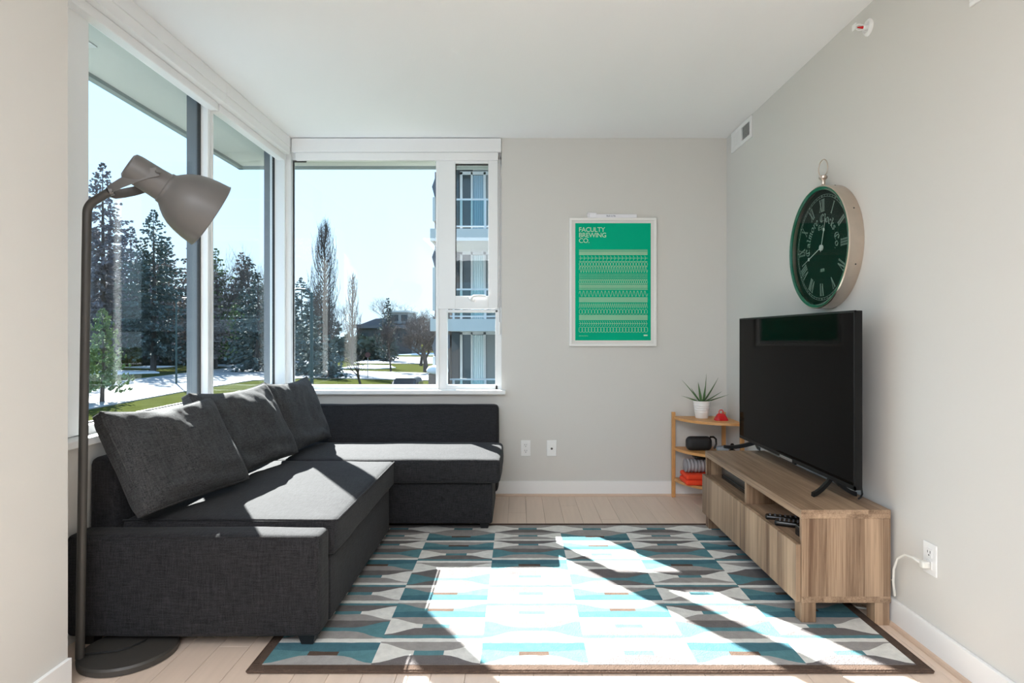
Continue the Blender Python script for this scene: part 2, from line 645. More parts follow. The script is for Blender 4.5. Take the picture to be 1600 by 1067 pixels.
# unseen rear wall, wide opening added to let in sky fill
wq = B()
wq.box(-2.0, -1.42, YR - 0.15, YR, 0, ZC)
wq.box(0.3, 1.8, YR - 0.15, YR, 0, ZC)
wq.box(-1.42, 0.3, YR - 0.15, YR, 2.3, ZC)
wq.done('wall_rear', 'wall')['kind'] = 'structure'

# baseboards and shoe mouldings
sbox('baseboard_back', 'trim', -0.3, XR, YB - 0.014, YB, 0.012, 0.107, bev=0.002)
sbox('baseboard_right', 'trim', XR - 0.014, XR, -1.0, YB - 0.014, 0.012, 0.107, bev=0.002)
bl = B()
bl.box(XL, XL + 0.014, -1.0, 2.02, 0.0, 0.107, bev=0.002)
bl.done('baseboard_left', 'trim')['kind'] = 'structure'
t1 = B().prism([(YB - 0.014, 0), (YB - 0.026, 0), (YB - 0.026, 0.006), (YB - 0.022, 0.013), (YB - 0.014, 0.016)], 0, -0.3, XR - 0.014)
t1.done('trim_1', 'shoe')['kind'] = 'structure'
t2 = B().prism([(XR - 0.014, 0), (XR - 0.026, 0), (XR - 0.026, 0.006), (XR - 0.022, 0.013), (XR - 0.014, 0.016)], 1, -1.0, YB - 0.014)
t2.done('trim_2', 'shoe')['kind'] = 'structure'

# ------------------------------------------------------------------ windows
XG, YG = -1.78, 4.53          # glass planes
# window_1: long left window of two panes
w1 = struct('window_1')
fr = B()
ft, fb = 2.485, 0.808
fr.box(XG - 0.03, XG + 0.045, 2.30, 2.474, 0.775, ft + 0.06, bev=0.004)          # near stile
fr.box(XG - 0.03, XG + 0.030, 2.474, 4.455, ft, ft + 0.12, bev=0.003)            # head
fr.box(XG - 0.03, XG + 0.045, 2.474, 4.455, 0.770, fb, bev=0.004)                # bottom rail
fr.box(XG - 0.03, XG + 0.045, 4.462, 4.50, 0.770, ft + 0.06, bev=0.004)          # far stile
fr.box(XG + 0.03, XG + 0.068, 4.475, 4.505, 0.770, ft + 0.06, bev=0.003)
fr.done('frame', 'vinyl', w1)
mu = B()
mu.box(XG - 0.01, XG + 0.048, 3.418, 3.448, fb - 0.01, ft + 0.01, bev=0.004)
mu.box(XG - 0.01, XG + 0.036, 3.448, 3.462, fb - 0.01, ft + 0.01)
mu.box(XG - 0.01, XG + 0.048, 3.462, 3.482, fb - 0.01, ft + 0.01, bev=0.004)
mu.done('mullion', 'vinyl', w1)
dk = B().box(XG - 0.075, XG - 0.012, 3.424, 3.50, fb - 0.03, ft + 0.03)
dk.done('outer_mullion', 'darkalu', w1)
dk = B().box(XG - 0.075, XG - 0.03, 4.468, 4.60, 0.70, ft + 0.06)
dk.done('outer_post', 'darkalu', w1)
gk = B()
for (a, c) in ((2.474, 3.418), (3.482, 4.462)):
    gk.box(XG - 0.008, XG + 0.008, a, c, ft - 0.012, ft)
    gk.box(XG - 0.008, XG + 0.008, c - 0.012, c, fb, ft)
    gk.box(XG - 0.008, XG + 0.008, a, c, fb, fb + 0.006)
gk.done('gasket', 'gasket', w1)
for (a, c) in ((2.474, 3.418), (3.482, 4.462)):
    B().box(XG - 0.003, XG + 0.003, a - 0.005, c + 0.005, fb - 0.005, ft + 0.005).done('pane', 'glass', w1)
B().box(-1.90, -1.668, 2.02, 4.42, 0.742, 0.772, bev=0.004).done('window_sill', 'trim', w1)

# window_2: back window, fixed pane + awning casement over a small fixed pane
w2 = struct('window_2')
fr = B()
xa, xb, xc, xd = -1.668, -0.600, -0.575, -0.118
bt = 2.463
fr.box(-1.712, xa + 0.004, YG - 0.045, YG + 0.04, 0.77, ZC, bev=0.004)     # corner post
fr.box(xa, xd, YG - 0.03, YG + 0.03, bt, ZC - 0.02, bev=0.003)               # head
fr.box(xa, xb, YG - 0.045, YG + 0.03, 0.770, 0.803, bev=0.003)               # bottom rail big
fr.box(xb, xb + 0.022, YG - 0.05, YG + 0.03, 0.770, bt + 0.02, bev=0.003)    # mullion
fr.box(xb + 0.022, xc + 0.055, YG - 0.04, YG + 0.03, 0.770, 1.375, bev=0.003)
fr.box(xb + 0.02, -0.46, YG - 0.02, YG + 0.03, 1.375, bt + 0.02)
fr.box(xc + 0.05, -0.145, YG - 0.045, YG + 0.03, 0.770, 0.803, bev=0.003)
fr.box(xc + 0.05, -0.145, YG - 0.045, YG + 0.03, 1.337, 1.356, bev=0.003)
fr.box(-0.165, xd, YG - 0.045, YG + 0.03, 0.770, 1.375, bev=0.003)
fr.box(-0.145, xd, YG - 0.03, YG + 0.03, 1.375, bt + 0.02, bev=0.003)
fr.done('frame', 'vinyl', w2)
cs = B()
sx0, sx1, sz0, sz1 = -0.578, -0.145, 1.362, 2.47
gx0, gx1, gz0, gz1 = -0.458, -0.216, 1.458, 2.428
for (a, c, z0, z1) in ((sx0, gx0, sz0, sz1), (gx1, sx1, sz0, sz1), (gx0, gx1, sz0, gz0), (gx0, gx1, gz1, sz1)):
    cs.box(a, c, YG - 0.055, YG - 0.01, z0, z1, bev=0.003)
cs.box(gx0 - 0.018, gx0 + 0.001, YG - 0.06, YG - 0.05, gz0, gz1)
casement = cs.done('casement', 'vinyl', w2)
h = B()
h.box(-0.345, -0.315, YG - 0.068, YG - 0.054, 1.415, 1.44, bev=0.003)
h.tube([(-0.34, YG - 0.07, 1.428), (-0.335, YG - 0.082, 1.442), (-0.32, YG - 0.088, 1.455), (-0.28, YG - 0.088, 1.457), (-0.235, YG - 0.085, 1.455)],
       [0.008, 0.009, 0.009, 0.008, 0.007], 8)
h.tube([(-0.365, YG - 0.06, 1.446), (-0.352, YG - 0.075, 1.433), (-0.335, YG - 0.068, 1.424)], 0.005, 6)
h.done('window_handle', 'plate', casement, True)
gk = B()
gk.box(gx0, gx1, YG - 0.038, YG - 0.028, gz1 - 0.010, gz1)
gk.box(gx0, gx0 + 0.006, YG - 0.038, YG - 0.028, gz0, gz1)
gk.box(xa, xa + 0.012, YG - 0.006, YG + 0.006, 0.803, bt)
gk.box(xa, xa + 0.10, YG - 0.007, YG + 0.006, bt - 0.012, bt)
gk.done('gasket', 'gasket', w2)
B().box(gx0 - 0.004, gx1 + 0.004, YG - 0.035, YG - 0.030, gz0 - 0.004, gz1 + 0.004).done('pane', 'glass', w2)
B().box(xa, xb + 0.004, YG - 0.003, YG + 0.003, 0.80, bt + 0.004).done('pane', 'glass', w2)
B().box(xc + 0.05, -0.16, YG - 0.003, YG + 0.003, 0.80, 1.34).done('pane', 'glass', w2)
B().box(-1.72, -0.088, 4.405, YG + 0.03, 0.742, 0.773, bev=0.004).done('window_sill', 'trim', w2)

# outside wall face below/around (closes the corner post gaps)
sbox('trim_3', 'vinyl', -1.80, -1.70, 4.455, 4.60, 0.75, ZC)

# ------------------------------------------------------------------ roller blinds
def roller_blind(label, boxes_fascia, boxes_roll, extra=None):
    t = thing('roller_blind', label, 'blind', (0, 0, 2.44), 'white roller blinds over the windows')
    f = B()
    for a in boxes_fascia:
        f.box(*a, bev=0.002, seg=1)
    f.done('fascia', 'blind', t)
    r = B()
    for a in boxes_roll:
        r.box(*a, bev=0.004)
    r.done('rolled_fabric', 'blind', t)
    return t


Yj = 3.470
roller_blind('white roller blind rolled up above the near pane of the left window',
             [(-1.735, -1.652, 2.02, Yj, 2.535, ZC), (-1.735, -1.656, 2.02, Yj, 2.482, 2.536)],
             [(-1.742, -1.690, 2.31, Yj - 0.02, 2.437, 2.481)])
roller_blind('white roller blind rolled up above the second left pane, next to the corner',
             [(-1.735, -1.652, Yj + 0.003, 4.44, 2.535, ZC), (-1.735, -1.656, Yj + 0.003, 4.44, 2.482, 2.536)],
             [(-1.742, -1.690, Yj + 0.002, 4.435, 2.437, 2.481)])
rb = roller_blind('white roller blind rolled up above the back window with a cord on its right',
                  [(-1.645, -0.120, 4.443, 4.475, 2.503, ZC - 0.006)],
                  [(-1.62, -0.142, 4.452, 4.479, 2.445, 2.502)])
c = B()
c.tube([(-0.131, 4.455, 2.50), (-0.130, 4.455, 1.8), (-0.131, 4.455, 1.26)], 0.0022, 6)
c.done('cord', 'greycloth', rb)
B().lathe([(0.003, 0.0), (0.007, 0.005), (0.009, 0.06), (0.007, 0.09), (0.003, 0.092)], (-0.131, 4.455, 1.175), n=12).done('cord_weight', 'plate', rb, True)

# ================================================================== OUTSIDE
# eave: soffit slab around the corner
ev = struct('trim_4')
so = B()
so.box(-2.222, -1.80, 1.0, 4.90, 2.522, 2.60)
so.box(-1.80, 1.2, 4.58, 4.90, 2.522, 2.60)
so.done('soffit_panel', 'soffit', ev)
fa = B()
fa.box(-2.240, -2.200, 1.0, 4.915, 2.500, 2.66)
fa.box(-2.240, 1.2, 4.885, 4.915, 2.500, 2.66)
fa.done('fascia', 'fascia', ev)
v = B()
v.box(-2.14, -1.967, 2.62, 2.86, 2.516, 2.524)
v.done('soffit_vent', 'bframe', ev)
v = B()
v.box(-2.11, -1.995, 2.65, 2.83, 2.512, 2.518)
v.done('vent_grille', 'fascia', ev)
v = B()
v.box(-1.00, -0.68, 4.66, 4.74, 2.514, 2.524)
v.done('soffit_vent', 'bframe', ev)
for k in range(6):
    v = B()
    v.box(-0.965 + k * 0.042, -0.935 + k * 0.042, 4.68, 4.725, 2.511, 2.516)
    v.done('vent_slot', 'slot', ev)

GZ = -3.5
gr = struct('ground', (0, 0, GZ))
B().box(-220, 140, 5.5, 320, GZ - 0.3, GZ).done('lawn', 'grass', gr)


def flat(name, poly, m, z=0.03, parent=gr, z0=-0.02):
    return B().prism(poly, 2, GZ + z0, GZ + z).done(name, m, parent)


# road bending past the left window and crossing behind the back window
flat('road', [(-26.5, 30), (-27.5, 52), (-27.0, 62), (-22, 66), (-8, 62), (60, 60), (60, 71), (-8, 72.5), (-22, 79), (-30, 90), (-37, 120), (-46, 120), (-41, 86), (-40, 60), (-37, 48), (-34, 30)], 'asphalt')
flat('road', [(-27, 99), (-10, 97), (60, 95), (60, 122), (-12, 126), (-30, 132)], 'asphalt')
flat('driveway', [(-12, 34), (30, 34), (30, 48), (-10, 48)], 'asphalt', 0.02)
for k, poly in enumerate((
        [(-60, 74), (-48, 70), (-43, 74), (-47, 79), (-57, 80)],
        [(-47, 92), (-42, 88), (-40, 92), (-43, 97), (-48, 98)],
        [(-56, 86), (-50, 84), (-49, 89), (-55, 91)],
        [(-72, 76), (-64, 73), (-62, 78), (-70, 80)],
        [(-25, 84), (-19, 82), (-17, 86), (-19, 92), (-24, 93)],
        [(-30, 140), (-10, 134), (20, 132), (24, 150), (-26, 156)],
        [(-50, 104), (-46, 102), (-45, 110), (-50, 112)])):
    n = len(poly)
    c = Vector((sum(p[0] for p in poly) / n, sum(p[1] for p in poly) / n))
    pts = []
    for q in range(n * 6):
        a = Vector(poly[q // 6]); b2 = Vector(poly[(q // 6 + 1) % n]); f = (q % 6) / 6
        p = a.lerp(b2, f)
        d = p - c
        pts.append(tuple(c + d * (0.92 + 0.16 * noise.noise(Vector((p.x * 0.6, p.y * 0.6, k))))))
    flat('snow_patch', pts, 'snow', 0.12)
kb = B()
for (p, q) in (((-26.5, 30), (-27.5, 52)), ((-27.5, 52), (-27, 62)), ((-27, 62), (-22, 66)), ((-22, 66), (-8, 62)), ((-8, 62), (60, 60)), ((-8, 72.5), (60, 71)), ((-22, 79), (-8, 72.5)), ((-27, 99), (-10, 97)), ((-10, 97), (60, 95))):
    a, b2 = Vector((*p, GZ + 0.08)), Vector((*q, GZ + 0.08))
    d = (b2 - a).normalized().cross(Vector((0, 0, 1))) * 0.12
    kb.rings([[a + d, a - d, a - d - Vector((0, 0, .1)), a + d - Vector((0, 0, .1))], [b2 + d, b2 - d, b2 - d - Vector((0, 0, .1)), b2 + d - Vector((0, 0, .1))]])
kb.done('kerb', 'kerb', gr)


# ---- trees
def spray(bm, p, d, L, wd, rng, droop=0.25):
    """a tuft: few narrow blades around direction d"""
    for k in range(4):
        dd = (d + Vector((rng.uniform(-.75, .75), rng.uniform(-.75, .75), rng.uniform(-.5, .35) - droop))).normalized()
        s = dd.cross(Vector((rng.uniform(-1, 1), rng.uniform(-1, 1), rng.uniform(-1, 1)))).normalized() * wd
        q = p + dd * L * rng.uniform(.6, 1.1)
        v = [bm.verts.new(x) for x in (p + s * 0.4, p + dd * L * .5 + s, q, p + dd * L * .5 - s)]
        bm.faces.new(v)


def conifer(label, x, y, H, R, m='needle_dark', bare=0.12, dens=1.0, name='conifer_tree', seed=0, tip=0.6, group=None, clump=0.9):
    rng = random.Random(seed * 77 + 5)
    t = thing(name, label, 'tree', (x, y, GZ), group)
    B().tube([(x, y, GZ), (x + .1, y, GZ + H * .5), (x, y, GZ + H * .99)], [H * .016 + .05, H * .009 + .03, 0.02], 7).done('trunk', 'bark', t)
    b = B()
    lv = int(H * 2.7 * dens)
    for i in range(lv):
        f = i / (lv - 1)
        z = H * (bare + (1 - bare) * f)
        rad = R * ((1 - f) ** 0.8) * (0.72 + 0.42 * rng.random()) + 0.10
        if f < 0.12:
            rad *= 0.75 + 2 * f
        nb = 5 + int(6 * (1 - f))
        for k in range(nb):
            a = rng.uniform(0, 2 * PI)
            L = rad * rng.uniform(.62, 1.12)
            d = Vector((math.cos(a), math.sin(a), rng.uniform(-.28, .12) + .35 * f))
            st = max(2, int(L / 0.55))
            for s in range(1, st + 1):
                g = s / st
                p = Vector((x, y, GZ + z)) + d * L * g + Vector((0, 0, -.10 * L * g * g))
                spray(b.bm, p, d, clump * (0.55 + .35 * (1 - g)) * min(1, .45 + rad / 3), .13 + .06 * (1 - f), rng)
    o = b.done('foliage', m, t)
    return t


def bare_tree(label, x, y, H, spread, m='bark', name='bare_tree', seed=0, levels=4, r0=None, trunk=0.25, up=0.35, nchild=4, group=None, half=None):
    rng = random.Random(seed * 31 + 3)
    t = thing(name, label, 'tree', (x, y, GZ), group)
    tb, br = B(), B()
    r0 = r0 or H * 0.014

    def grow(p, d, L, r, lev):
        pts = [p]
        q = p.copy()
        dd = d.copy()
        for s in range(3):
            dd = (dd + Vector((rng.uniform(-.14, .14), rng.uniform(-.14, .14), up * .2))).normalized()
            q = q + dd * L / 3
            pts.append(q.copy())
        bb = tb if lev == 0 else br
        bb.tube(pts, [r, r * .85, r * .7, r * .45], 5 if lev == 0 else 3, caps=False)
        if lev >= levels:
            return
        for k in range(nchild + (2 if lev == 0 else 0)):
            f = rng.uniform(.45 if lev == 0 else .25, 1)
            i0 = min(2, int(f * 3))
            pp = pts[i0].lerp(pts[i0 + 1], f * 3 - i0)
            a = rng.uniform(0, 2 * PI)
            side = dd.cross(Vector((math.cos(a), math.sin(a), .3))).normalized()
            nd = (dd * (1 - spread) + side * spread + Vector((0, 0, up))).normalized()
            grow(pp, nd, L * rng.uniform(.5, .78), max(r * .5, 0.008), lev + 1)
    grow(Vector((x, y, GZ)), Vector((0, 0, 1)), H * (trunk + .2), r0, 0)
    top = max(v.co.z for v in br.bm.verts) - GZ
    kz = H / top
    wide = sorted(abs(v.co.x - x) for v in br.bm.verts)[int(len(br.bm.verts) * .95)]
    kx = (half / wide) if half else kz
    for bb in (tb, br):
        for v in bb.bm.verts:
            v.co = Vector((x + (v.co.x - x) * kx, y + (v.co.y - y) * kx, GZ + (v.co.z - GZ) * kz))
    tb.done('trunk', m, t)
    br.done('branches', m, t)
    return t


def poplar(label, x, y, H, R, seed, nb=210):
    rng = random.Random(seed)
    t = thing('poplar_tree', label, 'tree', (x, y, GZ))
    B().tube([(x, y, GZ), (x, y, GZ + H * .5), (x + .1, y, GZ + H)], [.24, .12, .02], 7).done('trunk', 'bark', t)
    b = B()
    for i in range(nb):
        f = rng.random() ** 1.25 * .86 + .04
        z = H * f
        a = rng.uniform(0, 2 * PI)
        env = R * min(1, 3.2 * f + .25) * min(1, (1.03 - f) * 1.7)
        rr = env * rng.uniform(.35, 1)
        L = min(H * .30, H * (1.0 - f) * .75) * rng.uniform(.6, 1)
        p0 = Vector((x, y, GZ + z))
        dx, dy = math.cos(a) * rr, math.sin(a) * rr
        p1 = p0 + Vector((dx * .75, dy * .75, L * .35))
        p2 = p0 + Vector((dx, dy, L * .7))
        p3 = p0 + Vector((dx * .98, dy * .98, L))
        b.tube([p0, p1, p2, p3], [.05, .036, .024, .008], 3, caps=False)
        for k in range(6):
            q = p1.lerp(p3, rng.uniform(0, 1))
            a2 = rng.uniform(0, 2 * PI)
            e2 = q + Vector((math.cos(a2) * .32, math.sin(a2) * .32, rng.uniform(.5, 1.5)))
            b.tube([q, e2], [.018, .007], 3, caps=False)
    b.done('branches', 'bark', t)
    return t


G_T = 'tall trees across the road'
conifer('tallest dark conifer seen behind the lamp pole through the near left pane', -53, 78, 26.5, 6.4, 'needle_violet', seed=1, group=G_T)
conifer('dark conifer just right of the tallest one, below the lamp shade', -46.5, 78, 20.5, 5.6, 'needle_dark', seed=2, group=G_T)
conifer('dull conifer filling the gap behind the two tall conifers', -57, 90, 20.5, 6.0, 'needle_violet', seed=3, group=G_T)
conifer('brownish conifer left of the street lamp in the near left pane', -43.0, 82, 17.5, 5.0, 'needle_brown', seed=4, group=G_T)
conifer('pale green loose conifer right behind the street lamp beside the mullion', -43.5, 88, 17.0, 4.4, 'needle_green', dens=.8, seed=5, group=G_T)
conifer('dark conifer at the left edge of the near left pane', -62, 84, 17.5, 6.0, 'needle_dark', seed=6, group=G_T)
conifer('far dark conifer between the lamp shade and the mullion', -56, 108, 21.0, 6.0, 'needle_dark', seed=7, group=G_T)
conifer('squat dark fir low in the second left pane', -33.2, 78, 12.5, 4.0, 'needle_dark', bare=.06, seed=8, group=G_T)
conifer('dark conifer standing behind the bare trees in the second left pane', -41.5, 94, 16.5, 5.0, 'needle_dark', seed=9, group=G_T)
conifer('dark bushy conifer against the corner post in the back window', -34.0, 96, 13.5, 4.6, 'needle_dark', seed=10, group=G_T)
conifer('wide dark fir at the foot of the poplars', -24.5, 72, 8.0, 4.2, 'needle_dark', bare=.03, seed=12, group=G_T)
conifer('small dark fir right of the teal lamp post', -20.5, 66, 4.2, 2.4, 'needle_dark', bare=.03, seed=13, group=G_T)
conifer('slim dark fir right of the smaller poplar', -23, 108, 11.0, 2.2, 'needle_dark', bare=.03, seed=14, group=G_T)
conifer('distant dark fir behind the poplars', -38, 118, 15.0, 4.4, 'needle_dark', seed=15, group=G_T)
for (lab, X_, Y_, H_, R_, mm, sd) in (
        ('dull conifer in the far row, first from the near window jamb', -72, 106, 24, 6.5, 'needle_violet', 31),
        ('dark conifer in the far row behind the tallest conifer', -66, 112, 22, 6.5, 'needle_dark', 32),
        ('brownish conifer in the far row below the lamp shade', -60, 104, 20, 5.8, 'needle_brown', 33),
        ('dull conifer in the far row left of the mullion', -53.5, 106, 18.5, 5.6, 'needle_violet', 34),
        ('dull conifer in the far row right of the mullion', -47.0, 104, 18.5, 5.2, 'needle_brown', 35),
        ('dark conifer in the far row against the corner post', -43.5, 110, 17.5, 5.2, 'needle_dark', 36)):
    conifer(lab, X_, Y_, H_, R_, mm, seed=sd, dens=.8, clump=1.2, group=G_T)
conifer('small conifer with light green tips on the lawn beside the lamp pole', -28.9, 42.5, 6.4, 1.9, 'needle_green', bare=.17, name='young_conifer', seed=20, dens=2.4, clump=.34)
bare_tree('tall bare tree left in the second left pane', -42.0, 85, 17.5, .42, 'bark', seed=3, levels=5, nchild=4, group=G_T, half=3.4)
bare_tree('tall bare tree right in the second left pane', -37.5, 87, 18.2, .42, 'bark', seed=5, levels=5, nchild=4, group=G_T, half=3.6)
poplar('tallest bare poplar in the back window', -25.3, 80, 19.8, 2.3, 4)
poplar('smaller bare poplar right of the tallest one', -26.0, 96, 14.2, 1.7, 8, 90)
bare_tree('pale bare tree far off above the flat roofed building', -36, 168, 15.5, .5, 'bark_pale', seed=9, levels=5, nchild=4, half=5.5)
bare_tree('bare tree left of the smaller poplar', -28.5, 92, 10.5, .55, 'bark', seed=11, levels=5, half=2.6)
bare_tree('rounded small bare tree standing on the grass strip', -16.2, 78, 7.4, .6, 'bark', seed=12, levels=5, trunk=.12, half=1.7)
bare_tree('spreading dark bare tree with a thick trunk left of the brick pier', -11.6, 77, 7.6, .62, 'bark', seed=13, levels=5, trunk=.14, nchild=5, half=2.6, r0=.2)
bare_tree('dense bare tree partly hidden by the spreading dark one', -14.6, 92, 8.6, .62, 'bark', seed=17, levels=5, trunk=.12, nchild=5, half=3.2)
bare_tree('thin young bare tree on the near lawn under the window', -13.4, 52, 3.9, .5, 'bark', seed=14, levels=3, r0=.075, trunk=.3, nchild=3, name='young_bare_tree', half=1.0)
# low undergrowth behind the road, uncountable
ug = B()
rng = random.Random(5)
for k in range(1500):
    px = rng.uniform(-84, -40)
    py = rng.uniform(94, 106)
    z = GZ + abs(rng.gauss(0, 1.5))
    spray(ug.bm, Vector((px, py, z)), Vector((rng.uniform(-1, 1), -.5, .6)).normalized(), 1.5, .45, rng, 0)
for k in range(700):
    px = rng.uniform(-44, -26)
    py = rng.uniform(112, 122)
    z = GZ + abs(rng.gauss(0, 1.8))
    spray(ug.bm, Vector((px, py, z)), Vector((rng.uniform(-1, 1), -.5, .6)).normalized(), 1.6, .5, rng, 0)
tag(ug.done('undergrowth', 'shrub', base=(-60, 98, GZ)), 'dark undergrowth along the far side of the road', 'undergrowth', kind='stuff')


def street_lamp(label, x, y, H, arm, m='teal_post', r=.09):
    t = thing('street_lamp', label, 'street lamp', (x, y, GZ), 'street lamps')
    B().tube([(x, y, GZ), (x, y, GZ + H)], [r, r * .7], 10).done('pole', m, t)
    B().tube([(x, y, GZ + H - .15), (x + arm * .35, y, GZ + H + .25), (x + arm * .8, y, GZ + H + .28), (x + arm, y, GZ + H + .2)], r * .5, 8).done('arm', m, t)
    a = x + arm
    B().box(min(a, a + .5 * (1 if arm > 0 else -1)), max(a, a + .5 * (1 if arm > 0 else -1)), y - .12, y + .12, GZ + H + .13, GZ + H + .25, bev=.03).done('lamp_head', m, t)
    return t


street_lamp('dark teal street lamp beside the road in the near left pane', -32.4, 58, 7.9, 1.6)
street_lamp('teal street lamp with arm to the left in the back window', -17.2, 51, 8.2, -1.5, r=.17)
# sign on post
t = thing('stop_sign', 'small red road sign on a thin post by the road junction', 'sign', (-16.2, 66, GZ))
B().tube([(-16.2, 66, GZ), (-16.2, 66, GZ + 2.6)], .04, 8).done('post', 'kerb', t)
o8 = [(-16.2 + .30 * math.cos(PI / 8 + k * PI / 4), GZ + 2.5 + .30 * math.sin(PI / 8 + k * PI / 4)) for k in range(8)]
B().prism(o8, 1, 65.93, 65.96).done('sign_plate', 'signred', t)

# far flat-roofed building
t = thing('distant_building', 'dark low building with stepped flat roof behind the bare trees', 'building', (-30, 150, GZ))
B().box(-39.5, -26, 150, 165, GZ, GZ + 6.3).done('wall', 'paneldark', t)
B().box(-40.2, -25.5, 149, 166, GZ + 6.3, GZ + 7.2).done('roof', 'roof', t)
B().prism([(-39, GZ + 7.2), (-31, GZ + 7.2), (-31, GZ + 8.7), (-35, GZ + 8.7)], 1, 151, 160).done('roof', 'roof', t)
B().box(-31.5, -27, 151, 162, GZ + 7.4, GZ + 10.2).done('upper_storey', 'panelgrey', t)
B().box(-31.9, -26.6, 150.5, 162.5, GZ + 10.2, GZ + 10.6).done('roof', 'concrete', t)
for k in range(4):
    B().box(-39 + k * 3.2, -36.8 + k * 3.2, 149.9, 150.1, GZ + 2.2, GZ + 5.2).done('window', 'darkglass', t)
for k in range(2):
    B().box(-31 + k * 2.2, -29.5 + k * 2.2, 150.9, 151.1, GZ + 8.1, GZ + 9.6).done('window', 'darkglass', t)


# cars
def car(label, x, y, W, L, H, m, name):
    t = thing(name, label, 'car', (x, y, GZ + .02))
    z = GZ + .02
    b = B()
    hw = W / 2
    prof = [(-hw, .35), (-hw * .98, .75), (-hw * .93, H * .55), (hw * .93, H * .55), (hw * .98, .75), (hw, .35), (hw * .9, .25), (-hw * .9, .25)]
    b.rings([[Vector((x + p[0] * s, yy, z + (p[1] if p[1] < .5 else p[1] * zs))) for p in prof] for (yy, s, zs) in
             ((y - L / 2, .88, .86), (y - L / 2 + .25, .98, .95), (y - L * .12, 1, 1), (y + L * .3, 1, 1.02), (y + L / 2 - .1, .97, 1), (y + L / 2, .9, .9))])
    b.done('body', m, t, True)
    c = B()
    cp = [(-hw * .90, H * .54), (-hw * .74, H * .93), (-hw * .6, H), (hw * .6, H), (hw * .74, H * .93), (hw * .90, H * .54)]
    c.rings([[Vector((x + p[0] * s, yy, z + min(p[1], H * hh))) for p in cp] for (yy, s, hh) in
             ((y - L * .25, .98, .58), (y - L * .10, .97, .99), (y + L * .2, 1, 1), (y + L * .36, .98, .97), (y + L * .44, .96, .6))])
    c.done('cabin', m, t, True)
    g = B()
    g.raw([(x - hw * .80, y - L * .235, z + H * .62), (x + hw * .80, y - L * .235, z + H * .62), (x + hw * .62, y - L * .118, z + H * .93), (x - hw * .62, y - L * .118, z + H * .93)], [(0, 1, 2, 3)])
    g.done('windscreen', 'darkglass', t)
    for s in (-1, 1):
        q = B()
        q.box(min(x + s * hw * .83, x + s * hw * .87), max(x + s * hw * .83, x + s * hw * .87), y - L * .1, y + L * .34, z + H * .62, z + H * .86)
        q.done('side_window', 'darkglass', t)
        for yy in (y - L * .31, y + L * .30):
            B().lathe([(.16, 0), (.34, 0), (.34, .2), (.16, .2)], (x + s * (hw - .1) - .1, yy, z + .34), (1, 0, 0), n=20).done('wheel', 'tyre', t, True)
        B().tube([(x + s * hw * .62, y - L * .08, z + H + .02), (x + s * hw * .62, y + L * .3, z + H + .04)], .02, 6).done('roof_rail', 'silver', t)
    return t


car('grey suv parked behind the sill of the back window', -7.3, 40, 2.0, 4.6, 1.86, 'carpaint', 'suv')
car('maroon car parked beside the suv, half hidden by the brick pier', -5.05, 42, 1.7, 4.4, 1.62, 'carred', 'car')

# opposite wing of the apartment house
bX0, bY = -2.56, 18.0
ap = thing('apartment_building', 'brick and concrete apartment block with glazed balconies behind the casement', 'building', (0, bY, GZ))
sl = [4.30, 1.64, -1.02]
B().box(-1.5, 9, bY + 2.4, bY + 9, GZ, 6.9).done('wall', 'panelgrey', ap)
B().box(bX0 + .28, -1.5, bY + 2.5, bY + 9, GZ, 6.9).done('wall', 'paneldark', ap)
for z in sl:
    B().box(bX0 - .02, 9, bY, bY + 2.6, z - .36, z).done('balcony_slab', 'concrete', ap)
B().box(bX0 + .1, 9, bY + .2, bY + 9, 6.9, 7.2).done('roof_slab', 'concrete', ap)


def pier_brick(z0, z1):
    B().box(bX0 + .10, bX0 + .55, bY + .12, bY + .55, z0, z1).done('brick_pier', 'brick', ap)
    q = B()
    q.prism([(bX0 + .02, z1 - .45), (bX0 + .14, z1 - .1), (bX0 + .55, z1 - .1), (bX0 + .55, z1 - .5), (bX0 + .10, z1 - .75)], 1, bY + .08, bY + .58)
    q.done('pier_cap', 'roof', ap)
    B().box(bX0 + .04, bX0 + .12, bY + .10, bY + .5, z0 + .25, z1 - .75).done('pier_facing', 'concrete', ap)


